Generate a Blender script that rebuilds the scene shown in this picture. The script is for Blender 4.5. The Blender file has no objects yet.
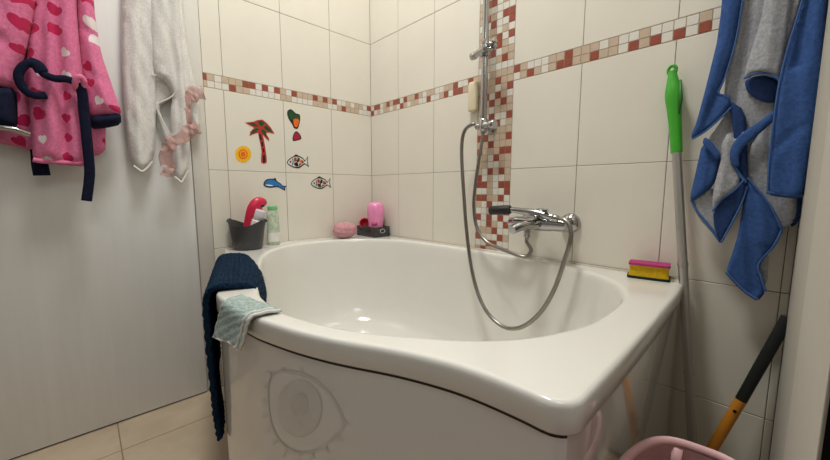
import bpy, bmesh, math, random
from math import sin, cos, pi, sqrt, hypot, exp
from mathutils import Vector, Matrix
from mathutils.geometry import delaunay_2d_cdt

random.seed(7)
scene = bpy.context.scene
COL = scene.collection

# ------------------------------------------------------------------ camera
FPX, CX, CY = 350.0, 415.0, 230.0
AX = Vector((0.68905, -0.08330, 0.71991)).normalized()     # world X in camera space
AY = Vector((0.72471, 0.07728, -0.68471))
AY = (AY - AX * AY.dot(AX)).normalized()
AZ = AX.cross(AY)
CAM = Vector((1.65536, -1.22908, 0.86796))


def ray(px, py):
    v = Vector((px - CX, -(py - CY), -FPX))
    return Vector((v.dot(AX), v.dot(AY), v.dot(AZ)))


def at(px, py, axis, val):
    """the point seen at a pixel of the photograph, on the plane axis = val"""
    w = ray(px, py)
    return CAM + w * ((val - CAM[axis]) / w[axis])


cam_data = bpy.data.cameras.new('camera')
cam = bpy.data.objects.new('camera', cam_data)
COL.objects.link(cam)
m3 = Matrix((AX, AY, AZ))                                   # rows: world axes in camera coordinates
cam.matrix_world = Matrix.Translation(CAM) @ m3.to_4x4()
cam_data.sensor_fit = 'HORIZONTAL'
cam_data.sensor_width = 36.0
cam_data.lens = FPX / 830.0 * 36.0
cam_data.clip_start = 0.01
scene.camera = cam

# ------------------------------------------------------------------ materials


def srgb(r, g, b):
    def f(c):
        c /= 255.0
        return c / 12.92 if c <= 0.04045 else ((c + 0.055) / 1.055) ** 2.4
    return (f(r), f(g), f(b), 1.0)


class Mat:
    def __init__(s, name):
        s.m = bpy.data.materials.new(name)
        s.m.use_nodes = True
        s.nt = s.m.node_tree
        s.bsdf = next(n for n in s.nt.nodes if n.type == 'BSDF_PRINCIPLED')

    def node(s, kind, **kw):
        n = s.nt.nodes.new(kind)
        for k, v in kw.items():
            setattr(n, k, v)
        return n

    def link(s, a, b):
        s.nt.links.new(a, b)

    def coord(s, what='Object'):
        return s.node('ShaderNodeTexCoord').outputs[what]

    def noise(s, scale, detail=3.0, rough=0.6, vec=None):
        n = s.node('ShaderNodeTexNoise')
        n.inputs['Scale'].default_value = scale
        n.inputs['Detail'].default_value = detail
        n.inputs['Roughness'].default_value = rough
        s.link(vec if vec is not None else s.coord(), n.inputs['Vector'])
        return n.outputs['Fac']

    def ramp(s, fac, stops):
        r = s.node('ShaderNodeValToRGB')
        el = r.color_ramp.elements
        while len(el) < len(stops):
            el.new(0.5)
        for e, (p, c) in zip(el, stops):
            e.position = p
            e.color = c
        s.link(fac, r.inputs['Fac'])
        return r.outputs['Color']

    def bump(s, height, strength=0.3, dist=0.002):
        b = s.node('ShaderNodeBump')
        b.inputs['Strength'].default_value = strength
        b.inputs['Distance'].default_value = dist
        s.link(height, b.inputs['Height'])
        s.link(b.outputs['Normal'], s.bsdf.inputs['Normal'])
        return b

    def math(s, op, a, b=None):
        n = s.node('ShaderNodeMath', operation=op)
        for i, v in enumerate((a, b)):
            if v is None:
                continue
            if isinstance(v, (int, float)):
                n.inputs[i].default_value = v
            else:
                s.link(v, n.inputs[i])
        return n.outputs[0]


def make(name, rgb, rough=0.5, metal=0.0, var=0.06, scale=30.0, bump=0.0, bscale=200.0, bdist=0.001, coat=0.0, spec=None, sheen=0.0, ior=None, stretch=None):
    m = Mat(name)
    c = srgb(*rgb)
    m.bsdf.inputs['Roughness'].default_value = rough
    m.bsdf.inputs['Metallic'].default_value = metal
    if coat:
        m.bsdf.inputs['Coat Weight'].default_value = coat
        m.bsdf.inputs['Coat Roughness'].default_value = 0.06
    if ior:
        m.bsdf.inputs['IOR'].default_value = ior
    if spec is None and rough >= 0.9:
        spec = 0.15
    if spec is not None:
        m.bsdf.inputs['Specular IOR Level'].default_value = spec
    if sheen:
        m.bsdf.inputs['Sheen Weight'].default_value = sheen
        m.bsdf.inputs['Sheen Roughness'].default_value = 0.6
    vec = None
    if stretch:
        mp = m.node('ShaderNodeMapping')
        mp.inputs['Scale'].default_value = stretch
        m.link(m.coord(), mp.inputs['Vector'])
        vec = mp.outputs['Vector']
    f = m.noise(scale, vec=vec)
    lo = tuple(v * (1 - var) for v in c[:3]) + (1,)
    hi = tuple(min(1, v * (1 + var)) for v in c[:3]) + (1,)
    m.link(m.ramp(f, [(0.3, lo), (0.7, hi)]), m.bsdf.inputs['Base Color'])
    if bump:
        m.bump(m.noise(bscale, 4.0, 0.7), bump, bdist)
    return m.m


M = {}
M['tile'] = make('cream_wall_tile', (231, 226, 213), 0.22, var=0.02, scale=5)
M['grout'] = make('tile_grout', (120, 110, 98), 0.9, var=0.1, bump=0.3)
M['mos_red'] = make('mosaic_terracotta', (156, 80, 62), 0.3, var=0.12, scale=60)
M['mos_beige'] = make('mosaic_beige', (202, 182, 160), 0.3, var=0.06, scale=60)
M['mos_white'] = make('mosaic_white', (228, 224, 214), 0.25, var=0.03, scale=60)
M['mos_grout'] = make('mosaic_grout', (168, 150, 130), 0.9, var=0.05)
M['floor'] = make('beige_floor_tile', (190, 172, 148), 0.35, var=0.12, scale=6)
M['floor_grout'] = make('floor_grout', (150, 128, 104), 0.9)
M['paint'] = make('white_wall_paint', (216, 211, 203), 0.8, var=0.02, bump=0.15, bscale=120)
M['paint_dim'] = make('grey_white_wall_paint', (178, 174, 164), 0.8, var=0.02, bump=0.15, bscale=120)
M['hallpaint'] = make('fill_cutting_grey_paint', (132, 130, 130), 0.85, var=0.03)  # kept dark to cut the fill light bounced off the unseen walls
M['trimpaint'] = make('pale_trim_paint', (190, 186, 176), 0.7, var=0.02)
M['ceiling'] = make('ceiling_paint', (236, 233, 226), 0.9, var=0.01)
M['door'] = make('white_door_laminate', (233, 233, 230), 0.32, var=0.025, scale=40, bump=0.06, bscale=260, bdist=0.0006, stretch=(1, 1, 0.06))
M['doorframe'] = make('white_door_frame', (214, 210, 202), 0.4, var=0.02)
M['dark'] = make('unlit_hallway_black', (12, 11, 11), 0.85, spec=0.0)  # black colour stands in for the hallway's darkness
M['acrylic'] = make('white_bath_acrylic', (228, 226, 219), 0.12, var=0.012, scale=4, coat=0.3)
M['apron'] = make('white_bath_panel', (224, 221, 216), 0.1, var=0.012, scale=4, coat=0.6)
M['gloss'] = make('glossy_white_side_panel', (224, 220, 212), 0.05, var=0.01, scale=4, coat=1.0, ior=1.7)
M['print'] = make('pale_grey_panel_print', (215, 212, 205), 0.28, var=0.02)
M['print2'] = make('pale_grey_panel_print_dark', (207, 204, 197), 0.3, var=0.02)
M['seal'] = make('silicone_seal', (222, 214, 200), 0.45)
M['gap'] = make('dark_gap', (52, 44, 38), 0.8)
M['chrome'] = make('chrome', (176, 176, 176), 0.12, 1.0, var=0.03)
M['hose'] = make('steel_hose', (150, 146, 140), 0.28, 1.0, var=0.1, bump=0.0)
M['black'] = make('black_rubber_grip', (24, 27, 27), 0.55, bump=0.3, bscale=400)
M['alu'] = make('brushed_aluminium', (190, 188, 184), 0.38, 0.9, var=0.06, stretch=(1, 1, 0.1))
M['green'] = make('bright_green_plastic', (66, 170, 46), 0.35)
M['green_d'] = make('dark_green_plastic', (36, 112, 34), 0.5)
M['orange'] = make('orange_plastic', (218, 142, 44), 0.4)
M['fleece_navy'] = make('navy_fleece', (24, 28, 50), 0.95, var=0.25, scale=90, bump=0.6, bscale=350)
M['mat_navy'] = make('navy_chenille', (17, 40, 62), 0.95, var=0.4, scale=130, bump=0.8, bscale=260, bdist=0.004)
M['terry_white'] = make('white_terry', (240, 237, 232), 0.95, var=0.10, scale=150, bump=1.0, bscale=240, bdist=0.005)
M['tulle'] = make('dusty_pink_tulle', (196, 150, 142), 0.9, var=0.2, scale=80, bump=0.6, bscale=200)
tl = Mat('sheer_tulle')
tl.bsdf.inputs['Roughness'].default_value = 0.9
tl.link(tl.ramp(tl.noise(90.0), [(0.3, srgb(204, 156, 150)), (0.7, srgb(222, 180, 172))]), tl.bsdf.inputs['Base Color'])
tl.link(tl.math('ADD', tl.math('MULTIPLY', tl.noise(420.0, 2.0), 0.6), 0.16), tl.bsdf.inputs['Alpha'])
M['tulle'] = tl.m
M['hemwhite'] = make('white_hem', (226, 222, 216), 0.9, var=0.05, bump=0.4, bscale=300)
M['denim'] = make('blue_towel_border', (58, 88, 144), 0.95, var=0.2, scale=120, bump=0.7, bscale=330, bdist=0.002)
M['denim_d'] = make('blue_towel_shadow_side', (44, 66, 112), 0.95, var=0.2, scale=120, bump=0.7, bscale=330, bdist=0.002)  # darker copy of the border blue, fold shade put into the colour
M['denim_l'] = make('blue_towel_hem', (72, 104, 158), 0.95, var=0.18, scale=200, bump=0.7, bscale=500)
M['grey_terry'] = make('grey_terry', (172, 174, 180), 0.95, var=0.24, scale=150, bump=0.9, bscale=330, bdist=0.003)
M['grey_pale'] = make('pale_grey_towel_print', (188, 190, 190), 0.95, var=0.1, scale=150, bump=0.7, bscale=330)
M['sage'] = make('sage_green_washcloth', (166, 184, 178), 0.95, var=0.28, scale=140, bump=0.8, bscale=330, bdist=0.003)
M['charcoal'] = make('charcoal_plastic', (58, 57, 58), 0.45, bump=0.1)
M['redplastic'] = make('crimson_plastic', (206, 34, 72), 0.3)
M['clearcap'] = make('frosted_clear_plastic', (214, 208, 212), 0.15)
M['labelgreen'] = make('pale_green_bottle', (190, 204, 182), 0.2, var=0.3, scale=70)
M['capgreen'] = make('green_cap', (120, 190, 130), 0.35)
M['pinkpuff'] = make('dusty_pink_sponge', (212, 156, 164), 0.95, var=0.15, scale=120, bump=1.0, bscale=180, bdist=0.004)
M['pink'] = make('bright_pink_plastic', (240, 146, 192), 0.3, coat=0.3)
M['pink_d'] = make('deep_pink_plastic', (222, 104, 158), 0.35)
M['peach'] = make('peach_plastic', (240, 176, 130), 0.4)
M['yellow'] = make('yellow_sponge', (212, 172, 34), 0.9, var=0.15, scale=160, bump=0.9, bscale=260, bdist=0.003)
M['magenta'] = make('magenta_sponge_top', (176, 66, 118), 0.9, var=0.12, scale=120, bump=0.6, bscale=260)
M['scourer'] = make('dark_green_scourer', (34, 52, 44), 0.95, var=0.3, scale=200, bump=1.0, bscale=400)
M['basket'] = make('pale_pink_basket', (222, 178, 180), 0.55, var=0.05)
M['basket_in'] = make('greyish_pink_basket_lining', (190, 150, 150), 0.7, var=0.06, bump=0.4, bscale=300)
M['soap'] = make('pale_yellow_soap', (226, 216, 184), 0.45, var=0.05)
M['s_black'] = make('sticker_black', (22, 22, 24), 0.35)
M['s_red'] = make('sticker_red', (184, 56, 46), 0.3)
M['s_green'] = make('sticker_green', (22, 78, 40), 0.3)
M['s_orange'] = make('sticker_orange', (240, 110, 30), 0.3)
M['s_yellow'] = make('sticker_yellow', (250, 190, 20), 0.3)
M['s_crimson'] = make('sticker_crimson', (170, 24, 66), 0.3)
M['s_blue'] = make('sticker_blue', (44, 120, 190), 0.3)
M['s_white'] = make('sticker_white', (232, 230, 224), 0.3)
M['pipe_white'] = make('white_seal_strip', (206, 200, 188), 0.4)


def heart_fleece():
    m = Mat('pink_fleece_with_hearts')
    m.bsdf.inputs['Roughness'].default_value = 0.95
    m.bsdf.inputs['Sheen Weight'].default_value = 0.05
    uv = m.node('ShaderNodeUVMap').outputs[0]
    vor = m.node('ShaderNodeTexVoronoi', voronoi_dimensions='2D', feature='F1')
    vor.inputs['Scale'].default_value = 16.0
    vor.inputs['Randomness'].default_value = 0.45
    m.link(uv, vor.inputs['Vector'])
    sub = m.node('ShaderNodeVectorMath', operation='SUBTRACT')
    m.link(uv, sub.inputs[0])
    m.link(vor.outputs['Position'], sub.inputs[1])
    sep0 = m.node('ShaderNodeSeparateColor')
    m.link(vor.outputs['Color'], sep0.inputs[0])
    rot = m.node('ShaderNodeVectorRotate', rotation_type='Z_AXIS')
    m.link(sub.outputs[0], rot.inputs['Vector'])
    m.link(m.math('MULTIPLY', m.math('SUBTRACT', sep0.outputs[1], 0.5), 1.6), rot.inputs['Angle'])
    sep = m.node('ShaderNodeSeparateXYZ')
    m.link(rot.outputs[0], sep.inputs[0])
    k = m.math('ADD', m.math('MULTIPLY', sep0.outputs[2], 20.0), 46.0)
    x = m.math('ABSOLUTE', m.math('MULTIPLY', sep.outputs[0], k))
    y = m.math('MULTIPLY', sep.outputs[1], k)
    yy = m.math('SUBTRACT', m.math('MULTIPLY', y, 1.15), m.math('MULTIPLY', m.math('SQRT', x), 0.62))
    d = m.math('ADD', m.math('MULTIPLY', x, x), m.math('MULTIPLY', yy, yy))
    inside = m.math('LESS_THAN', d, 0.85)
    white = m.math('GREATER_THAN', sep0.outputs[0], 0.64)
    mixh = m.node('ShaderNodeMix', data_type='RGBA')
    m.link(white, mixh.inputs[0])
    mixh.inputs[6].default_value = srgb(196, 24, 84)
    mixh.inputs[7].default_value = srgb(238, 224, 224)
    mixb = m.node('ShaderNodeMix', data_type='RGBA')
    m.link(inside, mixb.inputs[0])
    base = m.ramp(m.noise(120.0), [(0.3, srgb(216, 106, 150)), (0.7, srgb(234, 132, 172))])
    m.link(base, mixb.inputs[6])
    m.link(mixh.outputs[2], mixb.inputs[7])
    m.link(mixb.outputs[2], m.bsdf.inputs['Base Color'])
    m.bump(m.noise(330.0, 4.0, 0.7), 0.7, 0.003)
    return m.m


M['fleece'] = heart_fleece()

# ------------------------------------------------------------------ object helpers


def link(name, bm, mats, parent=None, smooth=True, angle=None):
    me = bpy.data.meshes.new(name)
    bm.normal_update()
    bm.to_mesh(me)
    bm.free()
    if not isinstance(mats, (list, tuple)):
        mats = [mats]
    for m in mats:
        me.materials.append(m)
    if smooth:
        me.polygons.foreach_set('use_smooth', [True] * len(me.polygons))
        if angle is not None:
            me.set_sharp_from_angle(angle=math.radians(angle))
    o = bpy.data.objects.new(name, me)
    COL.objects.link(o)
    if parent is not None:
        o.parent = parent
        o.matrix_parent_inverse = Matrix.Translation(-parent.location)
    return o


def tag(o, label, cat, group=None, kind=None):
    o['label'] = label
    o['category'] = cat
    if group:
        o['group'] = group
    if kind:
        o['kind'] = kind
    return o


def thing(name, label, cat, loc=(0, 0, 0), group=None):
    o = bpy.data.objects.new(name, None)
    o.empty_display_size = 0.05
    o.location = loc
    COL.objects.link(o)
    return tag(o, label, cat, group)


def struct(name, bm, mats, label, cat, smooth=False, parent=None):
    o = link(name, bm, mats, parent, smooth)
    if parent is None:
        tag(o, label, cat, kind='structure')
    return o


def box(bm, x0, x1, y0, y1, z0, z1, bev=0.0, mat=0, seg=2):
    vs = [bm.verts.new((x, y, z)) for x in (x0, x1) for y in (y0, y1) for z in (z0, z1)]
    q = [(0, 1, 3, 2), (4, 6, 7, 5), (0, 4, 5, 1), (2, 3, 7, 6), (0, 2, 6, 4), (1, 5, 7, 3)]
    fs = [bm.faces.new([vs[i] for i in f]) for f in q]
    for f in fs:
        f.material_index = mat
    if bev > 0:
        es = list({e for f in fs for e in f.edges})
        r = bmesh.ops.bevel(bm, geom=es, offset=bev, segments=seg, affect='EDGES', profile=0.5)
        for f in r['faces']:
            f.material_index = mat
    return vs


def catmull(pts, n=8, closed=False):
    pts = [Vector(p) for p in pts]
    out = []
    N = len(pts)
    rng = range(N if closed else N - 1)
    for i in rng:
        if closed:
            p0, p1, p2, p3 = pts[(i - 1) % N], pts[i], pts[(i + 1) % N], pts[(i + 2) % N]
        else:
            p0, p1, p2, p3 = pts[max(i - 1, 0)], pts[i], pts[i + 1], pts[min(i + 2, N - 1)]
        for k in range(n):
            t = k / n
            out.append(0.5 * ((2 * p1) + (p2 - p0) * t + (2 * p0 - 5 * p1 + 4 * p2 - p3) * t * t + (3 * p1 - p0 - 3 * p2 + p3) * t ** 3))
    if not closed:
        out.append(pts[-1])
    return out


def tube(bm, pts, r, seg=12, mat=0, flat=1.0, up=None, cap=True):
    """a tube along points; r a number or a list; flat squashes it along the frame's normal"""
    pts = [Vector(p) for p in pts]
    n = len(pts)
    rad = r if isinstance(r, (list, tuple)) else [r] * n
    t0 = (pts[1] - pts[0]).normalized()
    ref = Vector(up) if up is not None else (Vector((0, 0, 1)) if abs(t0.z) < 0.9 else Vector((1, 0, 0)))
    nrm = (ref - t0 * ref.dot(t0)).normalized()
    rings = []
    for i in range(n):
        t = (pts[min(i + 1, n - 1)] - pts[max(i - 1, 0)])
        t = t.normalized() if t.length > 1e-9 else t0
        if up is not None:
            nn = ref - t * ref.dot(t)
        else:
            nn = nrm - t * nrm.dot(t)
        if nn.length > 1e-6:
            nrm = nn.normalized()
        b = t.cross(nrm)
        rings.append([bm.verts.new(pts[i] + (nrm * cos(2 * pi * k / seg) * flat + b * sin(2 * pi * k / seg)) * rad[i]) for k in range(seg)])
    for i in range(n - 1):
        for k in range(seg):
            f = bm.faces.new((rings[i][k], rings[i][(k + 1) % seg], rings[i + 1][(k + 1) % seg], rings[i + 1][k]))
            f.material_index = mat
    if cap:
        f = bm.faces.new(list(reversed(rings[0])))
        f.material_index = mat
        f = bm.faces.new(rings[-1])
        f.material_index = mat


def lathe(bm, prof, center, axis=(0, 0, 1), seg=32, mat=0, ell=(1, 1), ref=None):
    """prof: list of (radius, height) along the axis; radius 0 closes"""
    a = Vector(axis).normalized()
    r0 = Vector(ref) if ref else (Vector((1, 0, 0)) if abs(a.x) < 0.9 else Vector((0, 1, 0)))
    u = (r0 - a * r0.dot(a)).normalized()
    v = a.cross(u)
    c = Vector(center)
    rings = []
    for r, h in prof:
        if r <= 1e-7:
            rings.append([bm.verts.new(c + a * h)])
        else:
            rings.append([bm.verts.new(c + a * h + u * r * ell[0] * cos(2 * pi * k / seg) + v * r * ell[1] * sin(2 * pi * k / seg)) for k in range(seg)])
    for A, B in zip(rings, rings[1:]):
        for k in range(seg):
            k2 = (k + 1) % seg
            if len(A) == 1 and len(B) == 1:
                continue
            if len(A) == 1:
                f = bm.faces.new((A[0], B[k2], B[k]))
            elif len(B) == 1:
                f = bm.faces.new((A[k], A[k2], B[0]))
            else:
                f = bm.faces.new((A[k], A[k2], B[k2], B[k]))
            f.material_index = mat
    bmesh.ops.recalc_face_normals(bm, faces=bm.faces)


def grid_surface(bm, P, closed_u=False, mat=0, uv=None):
    """P[i][j] points -> quads"""
    V = [[bm.verts.new(p) for p in row] for row in P]
    for i in range(len(V) - 1):
        n = len(V[0])
        for j in range(n if closed_u else n - 1):
            j2 = (j + 1) % n
            f = bm.faces.new((V[i][j], V[i][j2], V[i + 1][j2], V[i + 1][j]))
            f.material_index = mat
    return V


def thick_sheet(bm, P, thick, mat=0):
    """a closed sheet of given thickness around the grid P (rows x cols)"""
    R, C = len(P), len(P[0])
    N = [[None] * C for _ in range(R)]
    for i in range(R):
        for j in range(C):
            du = P[i][min(j + 1, C - 1)] - P[i][max(j - 1, 0)]
            dv = P[min(i + 1, R - 1)][j] - P[max(i - 1, 0)][j]
            n = du.cross(dv)
            N[i][j] = n.normalized() if n.length > 1e-12 else Vector((0, 0, 1))
    A = [[bm.verts.new(P[i][j] + N[i][j] * thick / 2) for j in range(C)] for i in range(R)]
    B = [[bm.verts.new(P[i][j] - N[i][j] * thick / 2) for j in range(C)] for i in range(R)]
    fs = []
    for i in range(R - 1):
        for j in range(C - 1):
            fs.append(bm.faces.new((A[i][j], A[i][j + 1], A[i + 1][j + 1], A[i + 1][j])))
            fs.append(bm.faces.new((B[i][j], B[i + 1][j], B[i + 1][j + 1], B[i][j + 1])))
    for i in range(R - 1):
        for j in (0, C - 1):
            q = (A[i][j], A[i + 1][j], B[i + 1][j], B[i][j])
            fs.append(bm.faces.new(q if j == 0 else tuple(reversed(q))))
    for j in range(C - 1):
        for i in (0, R - 1):
            q = (A[i][j], B[i][j], B[i][j + 1], A[i][j + 1])
            fs.append(bm.faces.new(q if i == 0 else tuple(reversed(q))))
    for f in fs:
        f.material_index = mat
    return A


def seg_dist(p, a, b):
    ab = b - a
    l2 = ab.length_squared
    t = 0 if l2 < 1e-14 else max(0, min(1, (p - a).dot(ab) / l2))
    return (p - a - ab * t).length


def resample(poly, step):
    out = []
    n = len(poly)
    for i in range(n):
        a, b = poly[i], poly[(i + 1) % n]
        k = max(1, int(round((b - a).length / step)))
        for j in range(k):
            out.append(a.lerp(b, j / k))
    return out


def round_poly(poly, it=2, q=0.22):
    for _ in range(it):
        new = []
        n = len(poly)
        for i in range(n):
            a, b = poly[i], poly[(i + 1) % n]
            new.append(a.lerp(b, q))
            new.append(a.lerp(b, 1 - q))
        poly = new
    return poly


def inside_poly(p, poly):
    c = False
    n = len(poly)
    j = n - 1
    for i in range(n):
        a, b = poly[i], poly[j]
        if (a.y > p.y) != (b.y > p.y) and p.x < (b.x - a.x) * (p.y - a.y) / (b.y - a.y) + a.x:
            c = not c
        j = i
    return c


def cloth_panel(bm, px, axis, val, sign, bulge=0.012, bw=0.03, folds=(), mat=0, back=0.006, step=0.009, rnd=1, tilt=None, amp=0.0015, off=0.0, seed=0):
    """A fold of hanging cloth: its outline (photo pixels) stands on the vertical plane axis = val; it swells
    by bulge towards the room (sign * axis), with ridges along fold lines, and is closed at the back."""
    iu = 1 - axis                                    # in-plane horizontal axis (x or y)
    to2 = lambda p: Vector((p[iu], p[2]))
    poly = [to2(at(x, y, axis, val)) for x, y in px]
    if rnd:
        poly = round_poly(poly, rnd)
    area = sum(a.x * b.y - b.x * a.y for a, b in zip(poly, poly[1:] + poly[:1]))
    if area < 0:
        poly.reverse()
    poly = resample(poly, step)
    lines = [([to2(at(x, y, axis, val)) for x, y in l], w, a) for l, w, a in folds]
    xs = [p.x for p in poly]
    ys = [p.y for p in poly]
    n0 = len(poly)
    pts = list(poly)
    yv = min(ys)
    row = 0
    rnd_ = random.Random(seed + n0)
    while yv < max(ys):
        xv = min(xs) + (step / 2 if row % 2 else 0)
        while xv < max(xs):
            p = Vector((xv, yv))
            if inside_poly(p, poly):
                dmin = min(seg_dist(p, poly[i], poly[(i + 1) % n0]) for i in range(n0))
                if dmin > step * 0.45:
                    pts.append(p)
            xv += step
        yv += step * 0.87
        row += 1
    v2, _, f2, ov, _, _ = delaunay_2d_cdt(pts, [(i, (i + 1) % n0) for i in range(n0)], [], 1, 1e-6)
    uvl = bm.loops.layers.uv.verify()
    ph = [rnd_.uniform(0, 6.28) for _ in range(4)]
    front, rear = [], []
    for p in v2:
        d = min(seg_dist(p, poly[i], poly[(i + 1) % n0]) for i in range(n0))
        t = min(1.0, d / bw)
        h = bulge * sqrt(max(0.0, 1 - (1 - t) ** 2))
        for l, w, a in lines:
            dd = min(seg_dist(p, l[i], l[i + 1]) for i in range(len(l) - 1))
            h += a * exp(-(dd / w) ** 2) * t
        h += amp * t * (sin(p.x * 90 + ph[0]) * sin(p.y * 55 + ph[1]) + sin(p.x * 160 + p.y * 40 + ph[2]))
        base = val + sign * off + (sign * tilt(p) if tilt else 0.0)
        c = [0, 0, p.y]
        c[iu] = p.x
        c[axis] = base + sign * h
        front.append(bm.verts.new(c))
        c = list(c)
        c[axis] = base - sign * back
        rear.append(bm.verts.new(c))
    flip = (sign > 0) == (axis == 1)
    nf = []
    edges = {}
    for f in f2:
        f = list(f)
        for a, b in zip(f, f[1:] + f[:1]):
            edges[(a, b)] = 1
        nf.append(bm.faces.new([front[i] for i in (reversed(f) if flip else f)]))
        nf.append(bm.faces.new([rear[i] for i in (f if flip else reversed(f))]))
    for (a, b) in list(edges):
        if (b, a) not in edges:
            q = [front[a], rear[a], rear[b], front[b]]
            if flip:
                q.reverse()
            nf.append(bm.faces.new(q))
    for f in nf:
        f.material_index = mat
        for lp in f.loops:
            co = lp.vert.co
            lp[uvl].uv = (co[iu] + 0.6 * co[axis], co[2])
    return bm


def hem(bm, px, axis, val, sign, off, r=0.004, mat=0, flat=0.6):
    pts = []
    for x, y in px:
        p = at(x, y, axis, val)
        p[axis] += sign * off
        pts.append(p)
    nrm = [0, 0, 0]
    nrm[axis] = sign
    tube(bm, catmull(pts, 6), r, 8, mat, flat, up=nrm)


# ------------------------------------------------------------------ room shell
P = 0.254
GAP = 0.0016
T = dict(tile=0, grout=1, red=2, beige=3, white=4, mgrout=5)
WALLM = [M['tile'], M['grout'], M['mos_red'], M['mos_beige'], M['mos_white'], M['mos_grout']]


def wtile(bm, axis, u0, u1, z0, z1, mat, gap=GAP, depth=0.004, bev=0.0012):
    """one tile standing on the wall plane; axis 0: left wall, faces +x; axis 1: right wall, faces -y"""
    u0 += gap / 2
    u1 -= gap / 2
    z0 += gap / 2
    z1 -= gap / 2

    def v(u, z, d):
        return bm.verts.new((d, u, z) if axis == 0 else (u, -d, z))
    B = [v(u, z, -depth) for u, z in ((u0, z0), (u1, z0), (u1, z1), (u0, z1))]
    E = [v(u, z, -bev) for u, z in ((u0, z0), (u1, z0), (u1, z1), (u0, z1))]
    A = [v(u, z, 0) for u, z in ((u0 + bev, z0 + bev), (u1 - bev, z0 + bev), (u1 - bev, z1 - bev), (u0 + bev, z1 - bev))]
    fs = [A]
    for k in range(4):
        k2 = (k + 1) % 4
        fs.append([B[k], B[k2], E[k2], E[k]])
        fs.append([E[k], E[k2], A[k2], A[k]])
    for f in fs:
        fc = bm.faces.new(f)
        fc.material_index = mat


ZR = [-0.045, 0.285, 0.618, 0.950, 1.282]
ZT = [1.337, 1.669, 2.0, 2.332, 2.664, 2.996, 3.2]
CODE = {'R': 2, 'b': 3, 'w': 4}


def wall_tiles(bm, axis, cols):
    for c0, c1 in cols:
        for Z in (ZR, ZT):
            for z0, z1 in zip(Z, Z[1:]):
                wtile(bm, axis, c0, c1, max(z0, 0.0), z1, 0)


def band(bm, axis, u0, pitch, top, bot, first=None, last=None):
    for row, s in ((1, top), (0, bot)):
        z0 = 1.283 + row * 0.0268
        u = u0
        for i, ch in enumerate(s):
            w = first if (first and i == 0) else pitch
            u1 = u + w
            if last is not None:
                u1 = min(u1, last)
            if u1 - u > 0.006:
                wtile(bm, axis, u, u1, z0, z0 + 0.0268, CODE[ch], gap=0.0016, bev=0.001)
            u += w


def backing(bm, axis, u0, u1, z0, z1, mat, d=-0.0012):
    if axis == 0:
        vs = [(d, u0, z0), (d, u1, z0), (d, u1, z1), (d, u0, z1)]
    else:
        vs = [(u0, -d, z0), (u1, -d, z0), (u1, -d, z1), (u0, -d, z1)]
    f = bm.faces.new([bm.verts.new(v) for v in vs])
    f.material_index = mat


XR = 1.684            # plane of the wall on the right
YB = -1.95            # back wall, behind the camera
H = 3.2

# left wall: tiled from the corner to y = -0.836
bm = bmesh.new()
LE = -0.836
cols = [(-P, 0.0), (-2 * P, -P), (-3 * P, -2 * P), (LE, -3 * P)]
wall_tiles(bm, 0, cols)
LT = 'RbwbbbRRwRwRbwRbbbRbRbRwwbwbbwR'
LB = 'bwwwRbbwwwwwbbwwwwbbbwwbRbbbwww'
pl = (0.836 - 0.014) / 30
band(bm, 0, LE, pl, LT, LB, first=0.014)
backing(bm, 0, LE, 0.0, 0, 1.281, 1)
backing(bm, 0, LE, 0.0, 1.281, 1.338, 5)
backing(bm, 0, LE, 0.0, 1.338, H, 1)
box(bm, -0.12, -0.004, YB - 0.1, 0.12, 0, H, mat=6)
struct('wall_left', bm, WALLM + [M['paint']], 'cream tiled wall with mosaic band, left of the room corner', 'wall')

# right (shower) wall
bm = bmesh.new()
MC0, MC1 = 0.743, 0.9056
cols = [(0.0, MC0 - 2 * P), (MC0 - 2 * P, MC0 - P), (MC0 - P, MC0), (MC1, MC1 + P), (MC1 + P, MC1 + 2 * P), (MC1 + 2 * P, MC1 + 3 * P), (MC1 + 3 * P, XR)]
wall_tiles(bm, 1, cols)
band(bm, 1, 0.0, MC0 / 27, 'wRRwbRbRRwRbbRbwbbwwbbRwwRb', 'RwbwbbwbwRbwbbwwRwwbRwRRbwb')
band(bm, 1, MC1, 0.0277, 'RbwwwbbRbbbwbwwbwwwwbwbwwbRw', 'wbRbwbRRbbRbbwRbRwRwRwbbwwRb', last=XR)
ROWS = ['bRbbwR', 'wwRRww', 'RwwwRb', 'bbbRww', 'wwRbwR', 'RwRwRw', 'wwbbwR', 'bwRwww', 'RRbbRw', 'wwbwwR', 'RRbwRR',
        'Rwbwwb', 'bwRbRb', 'bbwwbb', 'bbwRbb', 'RbbbRR', 'bbRbbb', 'RRwbbR', 'bwbbbb', 'bRRRwb', 'bwRwwR', 'bbwbbb',
        'bbRbRb', 'bRwRbw', 'wbbwbR', 'bbbRbb', 'bwbbbb', 'wbwwww', 'bbwbRb', 'bRRwbb', 'wbbRbw', 'bbbRwR', 'bbbwbw',
        'wwRwwR', 'bRbwRR', 'bbwwww', 'bRRwbw', 'wbRbbR', 'RwbwRb', 'bRwbbw', 'wbRRwb']
zr, dz = 0.605, 0.02711
for k in range(98):
    s = ROWS[k] if k < len(ROWS) else ROWS[(k * 7) % 41]
    if zr + (k + 1) * dz > H:
        break
    for c, ch in enumerate(s):
        w = (MC1 - MC0) / 6
        wtile(bm, 1, MC0 + c * w, MC0 + (c + 1) * w, zr + k * dz, zr + (k + 1) * dz, CODE[ch], gap=0.0016, bev=0.001)
for a, b in ((0.0, MC0), (MC1, XR)):
    backing(bm, 1, a, b, 0, 1.281, 1)
    backing(bm, 1, a, b, 1.281, 1.338, 5)
    backing(bm, 1, a, b, 1.338, H, 1)
backing(bm, 1, MC0, MC1, 0, H, 5)
box(bm, -0.12, XR + 0.12, 0.004, 0.12, 0, H, mat=6)
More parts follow.
